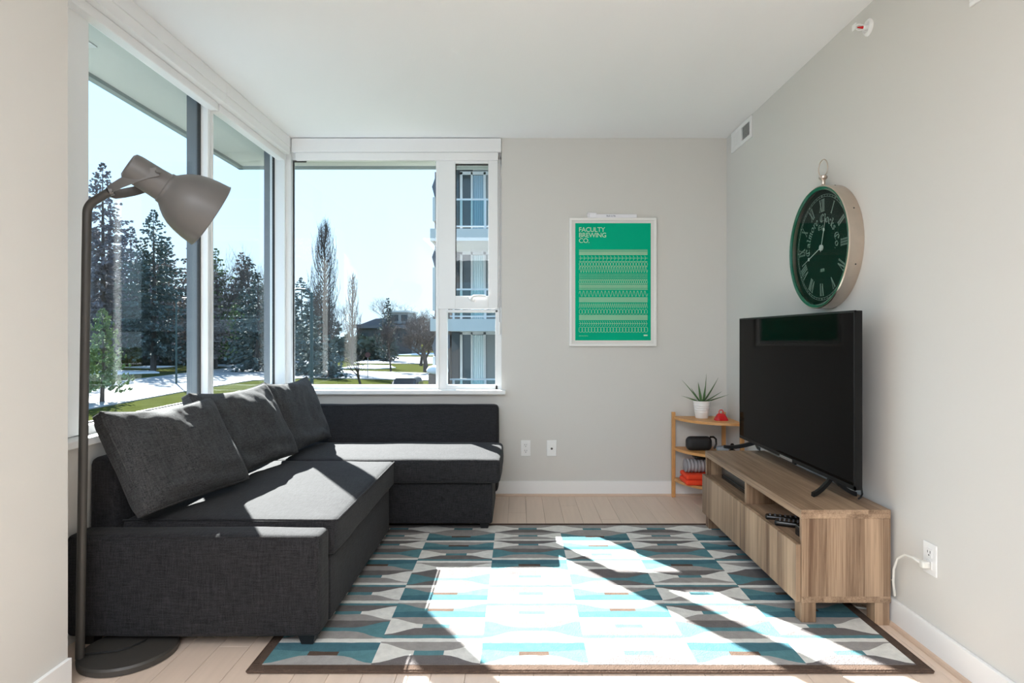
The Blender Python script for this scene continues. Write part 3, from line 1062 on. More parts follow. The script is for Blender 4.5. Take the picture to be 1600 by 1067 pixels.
pier_brick(4.30, 6.0)
pier_brick(1.64, 3.92)
pier_brick(-1.02, 1.28)
B().box(bX0 + .0, bX0 + .5, bY - .5, bY, GZ, 0.05).done('brick_pier', 'brick', ap)
B().rbox(bX0 - .06, bX0 + .52, bY - .56, bY + .02, 0.05, 0.26, r=.09, amp=.03).done('snow_cap', 'snow', ap, True)
for fi, z in enumerate(sl):
    top = z + .90
    B().box(bX0 + .55, 6, bY + .06, bY + .10, top - .05, top).done('hand_rail', 'bframe', ap)
    B().box(bX0 + .55, 6, bY + .06, bY + .10, z + .06, z + .10).done('bottom_rail', 'bframe', ap)
    for k in range(5):
        X = -1.90 + k * 1.02 - (0.08 if k else 0)
        B().box(X - .03, X + .03, bY + .05, bY + .11, z, top).done('rail_post', 'bframe', ap)
    for k in range(5):
        X = -1.90 + k * 1.02 - (0.08 if k else 0)
        B().box(X + .05, X + .93, bY + .075, bY + .085, z + .10, top - .05).done('glass_panel', 'railglass', ap)
    # balcony door with curtain, framed
    dy = bY + 2.38
    f = B()
    for (a, c2) in ((-1.92, -1.84), (-1.56, -1.50), (-1.14, -1.06), (-.42, -.34)):
        f.box(a, c2, dy - .06, dy + .03, z, z + 2.28)
    f.box(-1.92, -.34, dy - .06, dy + .03, z + 2.2, z + 2.30)
    f.done('door_frame', 'bframe', ap)
    B().box(-1.84, -1.56, dy - .01, dy + .01, z, z + 2.2).done('window', 'darkglass', ap)
    cu = B()
    nseg = 16
    ring = []
    for k in range(nseg + 1):
        X = -1.50 + .36 * k / nseg
        ring.append((X, dy - .015 + .007 * math.sin(k * 2.2)))
    ring += [(X, yy + .02) for X, yy in reversed(ring)]
    cu.prism(ring, 2, z + .05, z + 2.18)
    cu.done('curtain', 'curtain_blue' if fi == 0 else 'curtain', ap)
    B().box(-1.05, -.42, dy - .01, dy + .012, z, z + 2.2).done('window', 'panelgrey', ap)
    B().box(-2.2, -1.95, dy - .02, dy + .1, z, z + 2.25).done('window', 'darkglass', ap)
# ================================================================== RUG
RX0, RX1, RY0, RY1, RZ = -0.935, 1.437, 2.118, 3.762, 0.012
rug = thing('area_rug', 'rectangular patterned area rug in teal, white and grey with brown border', 'rug', (0.25, 2.94, 0))
bd = B()
bw = 0.034
for (a, b2, c, d) in ((RX0, RX1, RY0, RY0 + bw), (RX0, RX1, RY1 - bw, RY1), (RX0, RX0 + bw, RY0 + bw, RY1 - bw), (RX1 - bw, RX1, RY0 + bw, RY1 - bw)):
    bd.box(a, b2, c, d, 0.0005, RZ, bev=.003)
bd.done('border', 'rug_brown', rug)
ed = B()
r_ = .0045
ed.tube([(RX0, RY0 - .004, .006), (RX1, RY0 - .004, .006)], r_, 6)
ed.tube([(RX0, RY1 + .004, .006), (RX1, RY1 + .004, .006)], r_, 6)
ed.tube([(RX0 - .004, RY0, .006), (RX0 - .004, RY1, .006)], r_, 6)
ed.tube([(RX1 + .004, RY0, .006), (RX1 + .004, RY1, .006)], r_, 6)
ed.done('binding', 'rug_brown', rug)
RC = ['rug_white', 'rug_grey', 'rug_pale', 'rug_dark', 'rug_teal', 'rug_deep', 'rug_brown']
Wt, Gy, Pa, Dk, Te, De, Br = range(7)
# layer lists: (height, lower-lens, mid-edge, mid-centre, upper-lens) or (height, colour)
A = [(.155, Pa, Te, Br, De), (.030, Wt), (.15, Gy, Te, Te, Dk), (.14, Gy, Wt, Te, Dk), (.02, Te), (.026, Wt), (.15, Gy, Wt, Te, Dk),
     (.02, Te), (.026, Wt), (.15, Gy, Wt, Te, Dk), (.145, Gy, Te, Br, De), (.024, Wt), (.14, Gy, Te, Te, Dk), (.13, Gy, Wt, Te, Dk), (.024, Wt), (.12, Gy, Wt, Te, Gy), (.14, Dk, Wt, Te, Gy)]
Bq = [(.16, Dk, Wt, Te, Gy), (.027, Wt), (.024, Te), (.15, Dk, Wt, Te, Gy), (.135, De, Te, Br, Gy), (.027, Wt), (.135, De, Te, Br, Gy), (.027, Wt),
      (.14, Dk, Te, Te, Dk), (.14, Dk, Wt, Wt, Gy), (.027, Wt), (.022, Te), (.14, Dk, Wt, Te, Gy), (.12, De, Te, Br, Gy), (.027, Wt), (.13, De, Te, Br, Gy), (.15, Gy, Wt, Te, Gy)]
fl = B()
ix0, ix1 = RX0 + bw, RX1 - bw
iy0, iy1 = RY0 + bw, RY1 - bw
NC, NS = 6, 14
cwid = (ix1 - ix0) / NC
rng = random.Random(3)
bmr = fl.bm


def boundary(xa, y_edge, y_ctr, jit):
    pts = []
    for s in range(NS + 1):
        u = s / NS
        if u < .34:
            k = u / .34
        elif u > .66:
            k = (1 - u) / .34
        else:
            k = 1
        k = k * k * (3 - 2 * k) if abs(y_edge - y_ctr) > .001 else k
        yy = y_edge + (y_ctr - y_edge) * k + rng.uniform(-jit, jit)
        pts.append((xa + cwid * u, min(max(yy, iy0), iy1)))
    return pts


for ci in range(NC):
    xa = ix0 + ci * cwid
    seq = A if ci % 2 == 0 else Bq
    tot = sum(q[0] for q in seq)
    sc = (iy1 - iy0) / tot
    sc = max(sc, 0.97)
    y = iy0
    prev = boundary(xa, y, y, 0)
    for li, q in enumerate(seq):
        if y >= iy1 - 1e-4:
            break
        hgt = q[0] * sc
        ytop = min(y + hgt, iy1)
        layers = []
        last = li == len(seq) - 1 or ytop >= iy1 - 1e-4
        jt = 0 if last else .0016
        if len(q) == 2:
            layers.append((boundary(xa, ytop, ytop, jt), lambda u, c=q[1]: c))
        else:
            c0, ce, cc, c1 = q[1:]
            asym = cc == Br
            lowc, upc = (.40, .60)
            if asym and c0 == De:
                lowc, upc = .42, .60
                b1 = boundary(xa, y + hgt * .36, y + hgt * lowc, .0016)
                b2_ = boundary(xa, y + hgt * .95, y + hgt * upc, .0016)
            elif asym:
                lowc, upc = .40, .58
                b1 = boundary(xa, y + hgt * .05, y + hgt * lowc, .0016)
                b2_ = boundary(xa, y + hgt * .66, y + hgt * upc, .0016)
            else:
                b1 = boundary(xa, y + hgt * .05, y + hgt * lowc, .0016)
                b2_ = boundary(xa, y + hgt * .95, y + hgt * upc, .0016)
            layers.append((b1, lambda u, c=c0: c))
            layers.append((b2_, lambda u, a=ce, c=cc: c if .36 < u < .64 else a))
            layers.append((boundary(xa, ytop, ytop, jt), lambda u, c=c1: c))
        for (nb, cf) in layers:
            pv = [bmr.verts.new((p[0], p[1], RZ)) for p in prev]
            nv = [bmr.verts.new((p[0], p[1], RZ)) for p in nb]
            for s in range(NS):
                f = bmr.faces.new((pv[s], pv[s + 1], nv[s + 1], nv[s]))
                f.material_index = cf((s + .5) / NS)
            prev = nb
        y = ytop
fl.box(ix0, ix1, iy0, iy1, 0.0005, RZ - .001, mi=1)
bmesh.ops.remove_doubles(bmr, verts=bmr.verts[:], dist=1e-5)
fl.done('pile', RC, rug)

# ================================================================== SOFA
sofa = thing('corner_sofa', 'charcoal grey fabric corner sofa bed with chaise under the windows', 'sofa', (-1.2, 3.3, 0))
B().rbox(-1.678, -0.735, 2.262, 2.392, 0.050, 0.427, r=.022, n=(20, 4, 8), bulge=(0, .008, .004), amp=.003, freq=5).done('armrest', 'fabric', sofa, True)
B().rbox(-1.60, -0.735, 2.394, 3.50, 0.052, 0.303, r=.012, n=(10, 16, 4)).done('chaise_base', 'fabric', sofa, True)
ch = B().rbox(-1.555, -0.712, 2.394, 3.538, 0.306, 0.445, r=.022, n=(14, 20, 4), bulge=(.004, .004, .012), amp=.005, freq=4)
ch = ch.done('chaise_cushion', 'fabric', sofa, True)
B().rbox(-1.55, -0.100, 3.546, 4.142, 0.306, 0.447, r=.028, n=(24, 10, 4), bulge=(.006, .008, .008), amp=.005, freq=4, seed=3).done('seat_cushion', 'fabric', sofa, True)
B().rbox(-1.55, -0.150, 3.60, 4.142, 0.060, 0.300, r=.012, n=(14, 6, 4)).done('seat_base', 'fabric', sofa, True)
bk = B().rbox(-1.684, -0.134, 4.145, 4.392, 0.10, 0.678, r=.030, n=(24, 4, 12), bulge=(.004, .008, .002), amp=.004, freq=4, seed=7)
for v_ in bk.bm.verts:
    if v_.co.z > .44:
        v_.co.y = 4.392 - (4.392 - v_.co.y) * (1 - .64 * min(1, (v_.co.z - .44) / .225))
bk.done('backrest', 'fabric', sofa, True)
B().rbox(-1.684, -1.570, 2.396, 4.14, 0.06, 0.690, r=.03, n=(4, 20, 8), bulge=(.006, 0, .004), amp=.004, freq=4, seed=9).done('backrest', 'fabric', sofa, True)
# piping along cushion edges
pp = B()
pp.tube([(-1.55, 2.40, .446), (-1.2, 2.398, .449), (-.735, 2.400, .444), (-.714, 2.42, .441), (-.710, 3.0, .443), (-.712, 3.52, .441)], .0035, 6)
pp.done('piping', 'fabric', sofa, True)
pp = B()
pp.tube([(-1.66, 2.267, .420), (-1.2, 2.2655, .423), (-.76, 2.268, .420), (-.741, 2.285, .417), (-.742, 2.31, .412), (-.741, 2.33, .2), (-.741, 2.32, .07)], .0030, 6)
pp.done('piping', 'fabric', sofa, True)


def leg(xc, yc, z0, z1):
    b = B()
    b.rings([[Vector((xc + s * a, yc + s * c, z)) for (a, c) in ((-1, -1), (1, -1), (1, 1), (-1, 1))] for (z, s) in ((z0, .022), (z1, .033))])
    b.done('leg', 'blackwood', sofa)


leg(-.79, 2.315, RZ, .056)
leg(-.20, 3.69, RZ, .066)
leg(-1.63, 2.34, 0, .055)
leg(-1.63, 4.33, 0, .11)
leg(-.19, 4.33, 0, .11)
leg(-1.58, 4.05, 0, .066)


# cushions
def cushion(label, bc, a_dir, b_dir, Wd, Hh, T, seed):
    a = Vector(a_dir).normalized()
    b = Vector(b_dir)
    b = (b - a * b.dot(a)).normalized()
    n = a.cross(b).normalized()
    if n.x < 0:
        a, n = -a, -n
    t = thing('throw_pillow', label, 'cushion', bc, 'grey back cushions along the sofa')
    t.rotation_euler = Matrix((a, b, n)).transposed().to_euler()
    o = B()
    NA, NB = 44, 36

    def surf(u, v, side):
        pu = u * (1 - .030 * (1 - v * v)) * (1 - .03 * max(0, abs(v) - .8) / .2)
        pv = v * (1 - .035 * (1 - u * u))
        th = max((1 - abs(u) ** 3.0) * (1 - abs(v) ** 3.0), 0) ** .5
        edge = .022
        z = side * (edge + (T / 2 - edge) * th) + T / 2
        big = noise.noise(Vector((u * 2.2 + seed * 5, v * 1.5, seed * 2.3))) * .020
        wav = noise.noise(Vector((u * 1.6, v * 1.6, seed)))
        cr = math.sin((u * 4.5 - v * 2.6) * 2.3 + 4 * wav) * .008 * max(0, v + .05) * (1 - u * u)
        cr += math.sin(v * 13 + u * 2 + 3 * noise.noise(Vector((u * 1.3, v * 1.3, seed + 4)))) * .007 * max(0, -.15 - v) * (1 - u ** 4) * 1.6
        fine = noise.noise(Vector((u * 8, v * 5, seed))) * .005
        z += side * (big + cr + fine) * min(1, th * 1.4)
        y = (pv + 1) * Hh / 2 - .022 * (1 - u * u) * max(0, v) ** 3
        x = pu * Wd / 2
        return Vector((x, y, z))
    grid = {}
    for side in (1, -1):
        for i in range(NA + 1):
            for j in range(NB + 1):
                u = -1 + 2 * i / NA
                v = -1 + 2 * j / NB
                u = math.copysign(1 - (1 - abs(u)) ** 1.35, u)
                v = math.copysign(1 - (1 - abs(v)) ** 1.35, v)
                grid[side, i, j] = o.bm.verts.new(surf(u, v, side))
        for i in range(NA):
            for j in range(NB):
                o.bm.faces.new([grid[side, i, j], grid[side, i + 1, j], grid[side, i + 1, j + 1], grid[side, i, j + 1]])
    rim = [(i, 0) for i in range(NA)] + [(NA, j) for j in range(NB)] + [(i, NB) for i in range(NA, 0, -1)] + [(0, j) for j in range(NB, 0, -1)]
    for k in range(len(rim)):
        p, q = rim[k], rim[(k + 1) % len(rim)]
        o.bm.faces.new([grid[1, p[0], p[1]], grid[1, q[0], q[1]], grid[-1, q[0], q[1]], grid[-1, p[0], p[1]]])
    pipe_pts = [grid[1, i, j].co.copy() for (i, j) in rim[::2]]
    o.done('cover', 'pillow', None, 'all').parent = t
    sm = B()
    sm.tube(pipe_pts + [pipe_pts[0]], .0032, 5, caps=False)
    sm.done('seam', 'pillow', None, True).parent = t
    return t


cushion('grey back cushion nearest the floor lamp, overhanging the armrest', (-1.412, 2.605, .449), (.24, .97, 0), (-.205, .055, .37), .60, .435, .155, 1.0)
cushion('middle grey back cushion on the chaise, between two others', (-1.405, 3.225, .448), (.13, .99, 0), (-.195, .10, .40), .69, .450, .155, 2.0)
cushion('grey back cushion pushed into the window corner', (-1.375, 3.835, .449), (.10, .99, 0), (-.165, .07, .41), .605, .440, .145, 3.0)

# ================================================================== FLOOR LAMP
lp = thing('floor_lamp', 'warm grey metal floor lamp with large bell shade standing beside the sofa arm', 'lamp', (-1.43, 2.24, 0))
B().lathe([(.150, 0), (.160, .003), (.162, .022), (.156, .029), (.120, .031), (.0, .032)], (-1.425, 2.243, 0), n=56).done('base', 'lampdark', lp, True)
pt, pb = Vector((-1.515, 2.15, 1.60)), Vector((-1.549, 2.162, .03))
pts = [pb, pb.lerp(pt, .33), pb.lerp(pt, .66), pt]
# bend towards the shade
for k in range(1, 8):
    a = PI / 2 * k / 8 * .78
    pts.append(pt + Vector((.055 * (1 - math.cos(a)) * 1.15, 0.0, .055 * math.sin(a))))
end = Vector((-1.436, 2.15, 1.676))
pts.append(end)
B().tube(pts, .0145, 14).done('pole', 'lampdark', lp, True)
cap, rimc = Vector((-1.374, 2.15, 1.772)), None
ray = Vector((-1.23, 2.15, .52))
sdir = Vector((.294, 0, -.180))
# shade axis perpendicular to the line of sight at the lamp
yv = -(sdir.x * ray.x + sdir.z * ray.z) / ray.y
for _ in range(3):
    P1 = cap + Vector((sdir.x, yv, sdir.z))
    k_ = (2.15 + yv) / 2.15
    P1 = Vector(((-1.080) * k_, 2.15 + yv, 1.173 + (1.592 - 1.173) * k_))
    yv = -((P1.x - cap.x) * ray.x + (P1.z - cap.z) * ray.z) / ray.y
axis = (P1 - cap)
AL = axis.length
axis = axis.normalized()
RR = .150
prof = [(.0, 0), (.048, .001), (.060, .009), (.0635, .03), (.064, .12), (.0655, .155), (.0705, .160), (.0705, .166), (.072, .172), (.092, .192), (.110, .215),
        (.126, .245), (.137, .28), (.145, .32), (.150, .360), (.1515, .372)]
kk = AL / .372
prof = [(r * kk * (.985 + .06 * min(1, hh / .3)), hh * kk) for r, hh in prof]
inner = [(r - .003, hh) for r, hh in reversed(prof[9:])]
sh = B().lathe(prof + [(prof[-1][0] + .002, prof[-1][1] + .001), (prof[-1][0] - .002, prof[-1][1] + .003)] + inner + [(.0, prof[8][1])], cap, axis, n=56)
sh.done('lamp_shade', 'lamp', lp, True)
# yoke: two straps from the pole end to both sides of the shade neck
u1 = axis.cross(Vector((0, 1, 0))).normalized()
if u1.z < 0:
    u1 = -u1
side = axis.cross(u1).normalized()
if side.y > 0:
    side = -side
side = (side * math.cos(math.radians(42)) + u1 * math.sin(math.radians(42))).normalized()
pivot = cap + axis * (.105 * kk)
yk = B()
for s in (1, -1):
    tip = pivot + side * (.072 * kk) * s
    root = end + Vector((-.006, 0, .002))
    midp = root.lerp(tip, .45) + side * .030 * s
    line = [root + side * .012 * s, root.lerp(midp, .5) + side * .016 * s, midp, midp.lerp(tip, .55) + side * .006 * s, tip]
    rr = []
    for q, p in enumerate(line):
        d = (line[min(q + 1, 4)] - line[max(q - 1, 0)]).normalized()
        wv = d.cross(side).normalized() * (.017 if q else .014)
        tv = side * .0022
        rr.append([p + wv + tv, p - wv + tv, p - wv - tv, p + wv - tv])
    yk.rings(rr)
    yk.lathe([(.008, -.004), (.009, 0), (.008, .007), (.0, .008)], tip, side * s, n=14)
yk.tube([end, end + (pivot - end).normalized() * .012], .016, 12)
yk.done('yoke', 'lamp', lp, True)
cd = B()
cd.tube([(-1.545, 2.175, .036), (-1.49, 2.185, .037), (-1.44, 2.20, .036), (-1.41, 2.225, .036), (-1.39, 2.27, .036), (-1.385, 2.36, .037)], .0036, 6)
cd.done('cord', 'cordblack', lp, True)

# ================================================================== TV BENCH
bz = 0.0
bx0, bx1, by0, by1, bt_ = 1.142, 1.503, 2.462, 3.725, .468
bench = thing('tv_bench', 'light walnut tv bench on four legs with open shelf and long drawer front', 'tv bench', ((bx0 + bx1) / 2, (by0 + by1) / 2, 0))
th = .036
B().box(bx0, bx1, by0, by1, bt_ - th, bt_, bev=.0012, seg=1).done('top_panel', 'wood_y', bench)
B().box(bx0 + .002, bx1, by0 + .001, by0 + .020, .115, bt_ - th, bev=.0008, seg=1).done('side_panel', 'wood_z', bench)
B().box(bx0 + .002, bx1, by1 - .020, by1 - .001, .115, bt_ - th, bev=.0008, seg=1).done('side_panel', 'wood_z', bench)
B().box(bx0 + .002, bx1, by0, by1, .093, .118, bev=.001, seg=1).done('bottom_panel', 'wood_y', bench)
B().box(bx0 + .006, bx1 - .004, by0 + .02, by1 - .02, .306, .324).done('shelf_board', 'wood_y', bench)
ymid = 3.075
B().box(bx0 + .004, bx1 - .006, ymid - .011, ymid + .011, .118, bt_ - th).done('divider', 'wood_z', bench)
B().box(bx1 - .012, bx1 - .004, by0 + .02, by1 - .02, .118, bt_ - th).done('back_panel', 'wood_y', bench)
B().box(bx0 - .019, bx0 + .001, by0 + .006, by1 - .003, .094, .327, bev=.0012, seg=1).done('drawer_front', 'wood_z', bench)
for (lx, ly, z0) in ((bx0 + .002, by0 + .004, RZ), (bx1 - .062, by0 + .004, 0), (bx0 + .002, by1 - .066, RZ), (bx1 - .062, by1 - .066, 0)):
    B().box(lx, lx + .060, ly, ly + .060, z0, .093, bev=.0015, seg=1).done('leg', 'wood_z', bench)

# things in the open compartments
sb = thing('set_top_box', 'black set top box in the far compartment of the tv bench', 'box', (1.30, 3.38, .324))
B().box(1.20, 1.44, 3.16, 3.60, .329, .400, bev=.004).done('case', 'blackplastic', sb)
B().box(1.197, 1.201, 3.20, 3.56, .352, .356).done('front_slot', 'slot', sb)
for (fx, fy) in ((1.22, 3.19), (1.42, 3.19), (1.22, 3.57), (1.42, 3.57)):
    B().lathe([(.01, 0), (.01, .005)], (fx, fy, .324), n=10).done('foot', 'slot', sb)


def remote(label, x, y, z, L, wd, hgt, ang, keys):
    t = thing('remote_control', label, 'remote control', (x, y, z), 'remote controls on the bench shelf')
    b = B().rbox(x - wd / 2, x + wd / 2, y - L / 2, y + L / 2, z, z + hgt, r=min(hgt, wd) * .45, n=(4, 10, 2), k=3)
    b.done('body', 'blackplastic', t, True)
    kb_ = B()
    for r in range(keys):
        for c in (-1, 0, 1):
            kx, ky = x + c * wd * .26, y - L * .38 + r * L * .76 / max(1, keys - 1)
            kb_.box(kx - .0045, kx + .0045, ky - .0035, ky + .0035, z + hgt - .001, z + hgt + .0018)
    kb_.done('buttons', 'buttons', t)
    t.rotation_euler = (0, 0, ang)
    return t


remote('slim black remote control lying farthest in on the bench shelf', 1.225, 2.80, .324, .17, .044, .020, math.radians(70), 7)
remote('thick black remote control with rows of grey buttons at the front of the bench shelf', 1.235, 2.695, .324, .19, .052, .026, math.radians(64), 9)
gb = thing('small_box', 'small black box with a silver spot beside the remotes on the bench shelf', 'box', (1.235, 2.545, .324))
B().box(1.178, 1.30, 2.49, 2.60, .324, .372, bev=.006).done('case', 'blackplastic', gb)
B().lathe([(.008, 0), (.008, .002), (0, .003)], (1.178, 2.53, .350), (-1, 0, 0), n=14).done('button', 'silver', gb)

# ================================================================== TV
tx = 1.372
tv = thing('television', 'large black flat screen television standing on the walnut bench', 'television', (tx, 3.13, bt_))
ty0, ty1, tz0, tz1 = 2.484, 3.775, .540, 1.272
b = B()
b.box(tx, tx + .030, ty0, ty1, tz0, tz1, bev=.003)
b.done('cabinet', 'tvblack', tv)
b = B()
b.rings([[Vector((tx + .030, y, z)) for (y, z) in ((ty0 + .05, tz0 + .03), (ty1 - .05, tz0 + .03), (ty1 - .05, tz1 - .06), (ty0 + .05, tz1 - .06))],
         [Vector((tx + .065, y, z)) for (y, z) in ((ty0 + .08, tz0 + .05), (ty1 - .08, tz0 + .05), (ty1 - .08, tz1 - .14), (ty0 + .08, tz1 - .14))]])
b.done('rear_housing', 'tvblack', tv)
B().box(tx - .0015, tx + .001, ty0 + .008, ty1 - .008, tz0 + .016, tz1 - .008).done('screen', 'screen', tv)
b = B()
b.box(tx - .003, tx + .004, ty0, ty1, tz0 - .001, tz0 + .016)
b.box(tx - .003, tx + .004, ty0, ty1, tz1 - .008, tz1 + .001)
b.box(tx - .003, tx + .004, ty0, ty0 + .008, tz0, tz1)
b.box(tx - .003, tx + .004, ty1 - .008, ty1, tz0, tz1)
bz_ = b.done('bezel', 'tvblack', tv)
B().box(tx - .006, tx - .002, 3.05, 3.19, tz0 - .004, tz0 + .010, bev=.001, seg=1).done('badge', 'silver', bz_)
B().box(tx + .001, tx + .012, 3.03, 3.21, tz0 - .012, tz0 + .002, bev=.002).done('sensor_bar', 'tvblack', tv)
for (yr, yt) in ((2.70, 2.66), (3.57, 3.80)):
    b = B()
    for (xt, f) in ((1.282, 1), (1.478, .7)):
        ytip = yr + (yt - yr) * f
        rr = []
        for q in range(7):
            g = q / 6
            p = Vector((tx + .016 + (xt - tx - .016) * g, yr + (ytip - yr) * g, bt_ + .010 + (.068) * (1 - g) ** 1.6))
            hw, hh = .014 - .003 * g, .011 - .002 * g
            rr.append([p + Vector((0, -hw, -hh)), p + Vector((0, hw, -hh)), p + Vector((0, hw * .8, hh)), p + Vector((0, -hw * .8, hh))])
        b.rings(rr)
    b.done('foot', 'tvblack', tv, True)
cb = B()
cb.tube([(tx + .055, 2.62, .62), (1.470, 2.66, .66), (1.492, 2.68, .60), (1.495, 2.665, .53), (1.488, 2.64, .485), (1.47, 2.62, .476), (1.45, 2.60, .476)], .004, 6)
cb.done('cord', 'cordblack', tv, True)

# ================================================================== CLOCK
ck = thing('wall_clock', 'large round nickel wall clock shaped like a pocket watch with dark green dial', 'clock', (XR, 2.985, 1.60))
cy_, cz_, R = 2.985, 1.598, .298
B().lathe([(R - .02, 0), (R, .0), (R, .062), (R - .004, .066), (R - .010, .066), (R - .012, .060), (R - .012, .035), (.0, .034)], (XR - .001, cy_, cz_), (-1, 0, 0), n=88).done('case', 'nickel', ck, True)
B().lathe([(R - .005, .0655), (R - .007, .0690), (R - .012, .0690), (R - .021, .0635), (R - .020, .058), (R - .006, .060)], (XR, cy_, cz_), (-1, 0, 0), n=88, caps=False).done('glass_bevel', 'bezel', ck, True)
dial = B().lathe([(.0, .036), (R - .012, .036), (R - .012, .038), (.0, .0385)], (XR, cy_, cz_), (-1, 0, 0), n=72)
dial = dial.done('dial', 'dial', ck)
B().lathe([(R - .016, .0610), (R - .016, .0625), (.0, .0626)], (XR, cy_, cz_), (-1, 0, 0), n=72, caps=False).done('glass', 'clockglass', ck)
xf = XR - .0395


def face(u, v, x=None):      # dial coordinates: u to the right as one looks at the wall, v up
    return Vector((xf if x is None else x, cy_ - u, cz_ + v))


def stroke(b, p, q, w_, x=None):
    p, q = Vector(p), Vector(q)
    d = (q - p)
    if d.length < 1e-6:
        return
    d = d.normalized()
    nn = Vector((-d.y, d.x)) * w_ / 2
    c4 = [p + nn, p - nn, q - nn, q + nn]
    x0 = xf if x is None else x
    b.rings([[face(c.x, c.y, x0) for c in c4], [face(c.x, c.y, x0 - .0006) for c in c4]])


NUM = ['XII', 'I', 'II', 'III', 'IV', 'V', 'VI', 'VII', 'VIII', 'IX', 'X', 'XI']
gw = {'I': .36, 'V': .8, 'X': .8}
for k, s in enumerate(NUM):
    ang = math.radians(30 * k)
    er = Vector((math.sin(ang), math.cos(ang)))      # outward
    et = Vector((math.cos(ang), -math.sin(ang)))     # clockwise = reading direction
    H_ = .058
    tw = sum(gw[c] for c in s)
    cur = -tw / 2
    rc = .205
    nb = B()

    def P(a, bb):
        return er * (rc + (bb - .5) * H_) + et * (a * .034)
    for c in s:
        w_ = gw[c]
        m_ = cur + w_ / 2
        if c == 'I':
            stroke(nb, P(m_ - .07, 0), P(m_ - .07, 1), .0022)
            stroke(nb, P(m_ + .07, 0), P(m_ + .07, 1), .0022)
            stroke(nb, P(m_ - .16, 0), P(m_ + .16, 0), .002)
            stroke(nb, P(m_ - .16, 1), P(m_ + .16, 1), .002)
        elif c == 'V':
            stroke(nb, P(cur + .10, 1), P(m_ - .02, 0), .0022)
            stroke(nb, P(cur + .24, 1), P(m_ + .08, 0), .0022)
            stroke(nb, P(cur + w_ - .1, 1), P(m_ + .03, 0), .0018)
            stroke(nb, P(cur + .02, 1), P(cur + .34, 1), .002)
            stroke(nb, P(cur + w_ - .26, 1), P(cur + w_ - .02, 1), .002)
        else:
            stroke(nb, P(cur + .08, 1), P(cur + w_ - .22, 0), .0022)
            stroke(nb, P(cur + .22, 1), P(cur + w_ - .08, 0), .0022)
            stroke(nb, P(cur + w_ - .12, 1), P(cur + .12, 0), .0018)
            for e_ in (0, 1):
                stroke(nb, P(cur + .02, e_), P(cur + .30, e_), .002)
                stroke(nb, P(cur + w_ - .30, e_), P(cur + w_ - .02, e_), .002)
        cur += w_
    nb.done('numeral', 'numerals', dial)
# minute track
mt_ = B()
for rr_ in (.246, .256):
    mt_.lathe([(rr_ - .0007, .0390), (rr_ + .0007, .0390), (rr_ + .0007, .0397), (rr_ - .0007, .0397)], (XR, cy_, cz_), (-1, 0, 0), n=72, caps=False)
for k in range(60):
    a = math.radians(6 * k)
    er = Vector((math.sin(a), math.cos(a)))
    stroke(mt_, er * .246, er * .256, .006 if k % 5 == 0 else .0012)
mt_.done('minute_track', 'numerals', dial)
# blackletter-like writing drawn with a slanted broad nib
GL = {
    'C': ([[(.85, .80), (.60, 1), (.25, .85), (.12, .55), (.12, .25), (.40, 0), (.85, .18)], [(.48, .95), (.42, .5), (.48, .08)], [(.70, .95), (.78, .70)]], .95),
    'E': ([[(.85, .85), (.55, 1), (.2, .85), (.12, .5), (.15, .2), (.45, 0), (.85, .2)], [(.2, .52), (.8, .56)], [(.48, .95), (.45, .06)]], .95),
    'a': ([[(.1, .55), (.3, .66), (.52, .52), (.52, .08), (.66, 0)], [(.52, .36), (.2, .30), (.12, .12), (.28, 0), (.52, .14)]], .68),
    'o': ([[(.32, .66), (.1, .48), (.1, .16), (.32, 0), (.56, .18), (.56, .5), (.32, .66)]], .68),
    'l': ([[(.08, 1), (.2, .92), (.2, .12), (.36, 0)]], .42),
    'm': ([[(.05, .58), (.16, .64), (.16, .05), (.24, 0)], [(.16, .5), (.36, .66), (.44, .54), (.44, .05), (.52, 0)], [(.44, .5), (.64, .66), (.74, .54), (.74, .08), (.88, 0)]], .95),
    'r': ([[(.05, .58), (.18, .64), (.18, .05), (.28, 0)], [(.18, .48), (.38, .66), (.50, .56)]], .55),
    'e': ([[(.14, .30), (.5, .44), (.44, .6), (.28, .66), (.1, .46), (.1, .16), (.3, 0), (.54, .14)]], .62),
    'c': ([[(.52, .52), (.32, .66), (.1, .48), (.1, .16), (.3, 0), (.54, .14)]], .60),
    'k': ([[(.05, 1), (.18, .94), (.18, .05), (.26, 0)], [(.18, .36), (.44, .64), (.50, .5), (.22, .32)], [(.26, .32), (.46, .08), (.58, 0)]], .62),
    's': ([[(.5, .56), (.28, .66), (.12, .5), (.48, .22), (.34, 0), (.08, .1)]], .58),
    't': ([[(.2, .86), (.2, .12), (.38, 0)], [(.05, .64), (.4, .66)]], .46),
    '.': ([[(.12, .02), (.18, .0)]], .32),
    ' ': ([], .40),
}


def nib(b, p, q, w_):
    nv = Vector((math.cos(math.radians(38)), math.sin(math.radians(38))))
    return nv * w_ / 2


